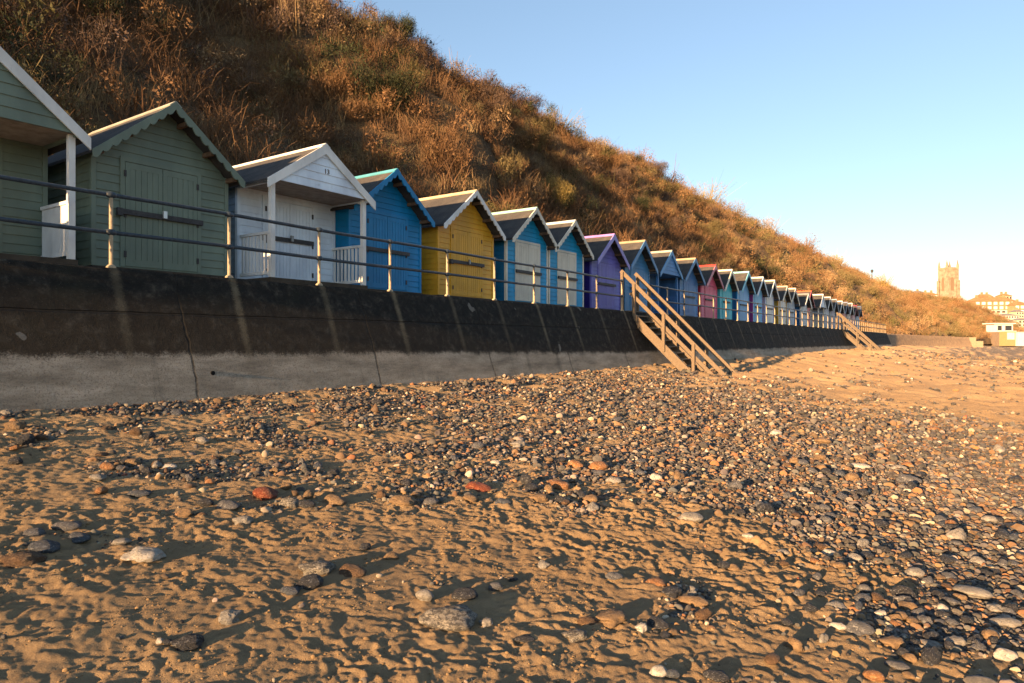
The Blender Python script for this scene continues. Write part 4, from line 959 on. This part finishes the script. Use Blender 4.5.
def jitter(r0, r1, cell, a0=-R(44), a1=R(44)):
    nx = int(r1 / cell) + 2; i = np.arange(-nx, nx); X, Y = np.meshgrid(i, i); X = X.ravel() * cell; Y = Y.ravel() * cell
    k = (np.hypot(X, Y) > r0) & (np.hypot(X, Y) < r1); X, Y = X[k], Y[k]
    aa = np.arctan2(X * SN - Y * CS, X * CS + Y * SN); k = (aa > a0) & (aa < a1) & (Y < 9.45); X, Y = X[k], Y[k]
    return X + RNG.uniform(-.5, .5, len(X)) * cell, Y + RNG.uniform(-.5, .5, len(X)) * cell
KEYS = list(TONES)[:9]; PRB = np.array([.34, .22, .11, .020, .18, .036, .002, .12, .03]); PRB = PRB / PRB.sum()
XS, YS, RS = [], [], []
def layer(r0, r1, cell, rm, spread, power=1., lo=0.):
    x, y = jitter(r0, r1, cell); d, dr = shingle_density(x, y); k = RNG.uniform(0, 1, len(x)) < np.clip(d, 0, 1) ** power * .93
    k &= y < 9.5
    x, y = x[k], y[k]; XS.append(x); YS.append(y); RS.append(rm * np.exp(RNG.normal(size=len(x)) * spread))
layer(2.2, 7.0, .058, .027, .40)
layer(2.2, 7.0, .034, .014, .30)
layer(7.0, 13, .064, .029, .38)
layer(7.0, 11, .042, .016, .3)
layer(13, 22, .092, .038, .36)
layer(22, 40, .15, .055, .34)
layer(40, 80, .30, .085, .3, 1.2)
def sprinkle(r0, r1, cell, rm, spread, p):
    x, y = jitter(r0, r1, cell); d, dr = shingle_density(x, y); q, w_, _z = pix(x, y, beach_base(x, y))
    k = (RNG.uniform(0, 1, len(x)) < p * np.clip(dr * 2.2, .12, 1) * sst(.35, .6, .5 + .5 * fbm(x / 1.4, y / 1.4, 37, 3))) & (y < 9.45)
    XS.append(x[k]); YS.append(y[k]); RS.append(rm * np.exp(RNG.normal(size=k.sum()) * spread))
sprinkle(3.5, 14, .16, .042, .33, .55)
sprinkle(2.4, 9, .06, .011, .45, .45)
X = np.concatenate(XS); Y = np.concatenate(YS); RA = np.minimum(np.concatenate(RS), .085 + .0016 * np.hypot(np.concatenate(XS), np.concatenate(YS)))
ok = np.ones(len(X), bool)
for hx, hy, ha in hero_pos: ok &= np.hypot(X - hx, Y - hy) > ha * .95 + RA * .7
X, Y, RA = X[ok], Y[ok], RA[ok]; N = len(X)
tone = RNG.choice(len(KEYS), N, p=PRB); Zc = beach_h(X, Y)
asp = RNG.uniform(.5, .95, N); flat = RNG.uniform(.38, .80, N); yaws = RNG.uniform(0, 6.283, N)
px, py, ZZ = pix(X, Y, Zc); size = RA / np.maximum(ZZ, .5) * F * 2 * np.sqrt(asp)
inview = (px > 3) & (px < 1021) & (py < 678) & (ZZ > 0)
order = np.argsort(-np.where(inview, size, 0)); NI = 300 - len(HERO); big = order[:NI]
CW = {'charcoal': 'charcoal', 'grey': 'mid grey', 'pale': 'cream', 'white': 'white', 'tan': 'tan', 'orange': 'orange', 'red': 'red', 'brown': 'brown', 'bluish': 'blue-grey'}
def where_is(x, y):
    if y > 600: return 'along the bottom of the right shingle bank' if x > 780 else 'scattered on the bottom sand left of the right shingle bank'
    if x > 780: return 'high in the right shingle bank, above the long cream cobble' if y < 560 else 'in the right shingle bank around the long cream cobble'
    if x < 380: return 'on the left sand between the wall and the bottom edge'
    return 'on the middle sand below the bright red cobble' if y > 500 else 'in the stones above the bright red cobble'
for i in big:
    key = KEYS[tone[i]]; wz = where_is(px[i], py[i]); sh = 'rounded' if asp[i] > .75 else 'longish'
    put_stone(X[i], Y[i], RA[i], RA[i] * asp[i], RA[i] * flat[i], yaws[i], key, int(i) % 7, f'{sh} {CW[key]} flint cobble {wz}', f'{sh} {CW[key]} cobbles {wz}', .34, RNG.normal() * .12)
rest = np.ones(N, bool); rest[big] = False
def pebbles(sel, temps, name):
    s = np.where(sel)[0]; n = len(s); P = np.stack([X[s], Y[s], Zc[s] + RA[s] * flat[s] * RNG.uniform(.05, .6, n)], -1)
    base = np.array([TONES[k] for k in KEYS])[tone[s]] * RNG.uniform(.55, 1.2, (n, 1)) * RNG.uniform(.93, 1.07, (n, 3)) * [1.12, 1., .84]; tint = np.concatenate([np.clip(base, 0, .8), np.ones((n, 1))], 1)
    T = []; which = RNG.integers(0, len(temps), n)
    V, Fk, C = bake([(v * [1, .55 + .055 * q_, 1], f) for q_, (v, f) in enumerate(temps)], P, yaws[s], np.stack([RA[s], RA[s] * flat[s]], -1), which, tint)
    return V, Fk, C
near = rest & (np.hypot(X, Y) < 12)
Va, Fa, Ca = pebbles(near, [ico(2, 700 + k, .6) for k in range(8)], 'shingle')
Vb, Fb, Cb = pebbles(rest & ~near, [ico(1, 720 + k, .35) for k in range(5)], 'shingle')
print('pebbles', N, near.sum(), len(Fa), len(Fb))
t = NT('shingle'); at = t.n.new('ShaderNodeAttribute'); at.attribute_name = 'tone'; n = t.noise(30, 4, .7)
c = t.mix(t.f(n, .35, .65, 0, .55), at.outputs['Color'], (.2, .18, .15)); t.bump(n, .3, .01)
c = t.mix(.6, at.outputs['Color'], c)
t.b.inputs['Specular IOR Level'].default_value = .22
sm = t.out(c, .65)
tag(link('shingle', raw_mesh('shingle', np.vstack([Va, Vb]), np.vstack([Fa, Fb + len(Va)]), True, np.vstack([Ca, Cb])), sm), 'multicoloured flint shingle spread over the beach', 'shingle', kind='stuff')

# crumbs of loose sand kicked up between the footprints
x, y = jitter(2.2, 8.5, .032); d, _d = shingle_density(x, y)
k = (RNG.uniform(0, 1, len(x)) < .55 * sst(.35, .75, .5 + .6 * fbm(x / .5, y / .5, 151, 3)) * (1 - d)) & (y < 9.4); x, y = x[k], y[k]; n = len(x)
r = .0046 * np.exp(RNG.normal(size=n) * .5)
V, Fk, _ = bake([ico(1, 760 + q, .3) for q in range(4)], np.stack([x, y, beach_h(x, y) + r * .1], -1), RNG.uniform(0, 6.28, n), np.stack([r * 1.25, r * .6], -1), RNG.integers(0, 4, n))
tag(link('sand_crumbs', raw_mesh('sand_crumbs', V, Fk, True), solid('crumb_sand', (.21, .138, .068), .95, 0, .3, 12)), 'small crumbs of loose golden sand lying over the trodden beach', 'sand', kind='stuff')  # colour darkened because the round crumbs catch the sun
print('crumbs', n)
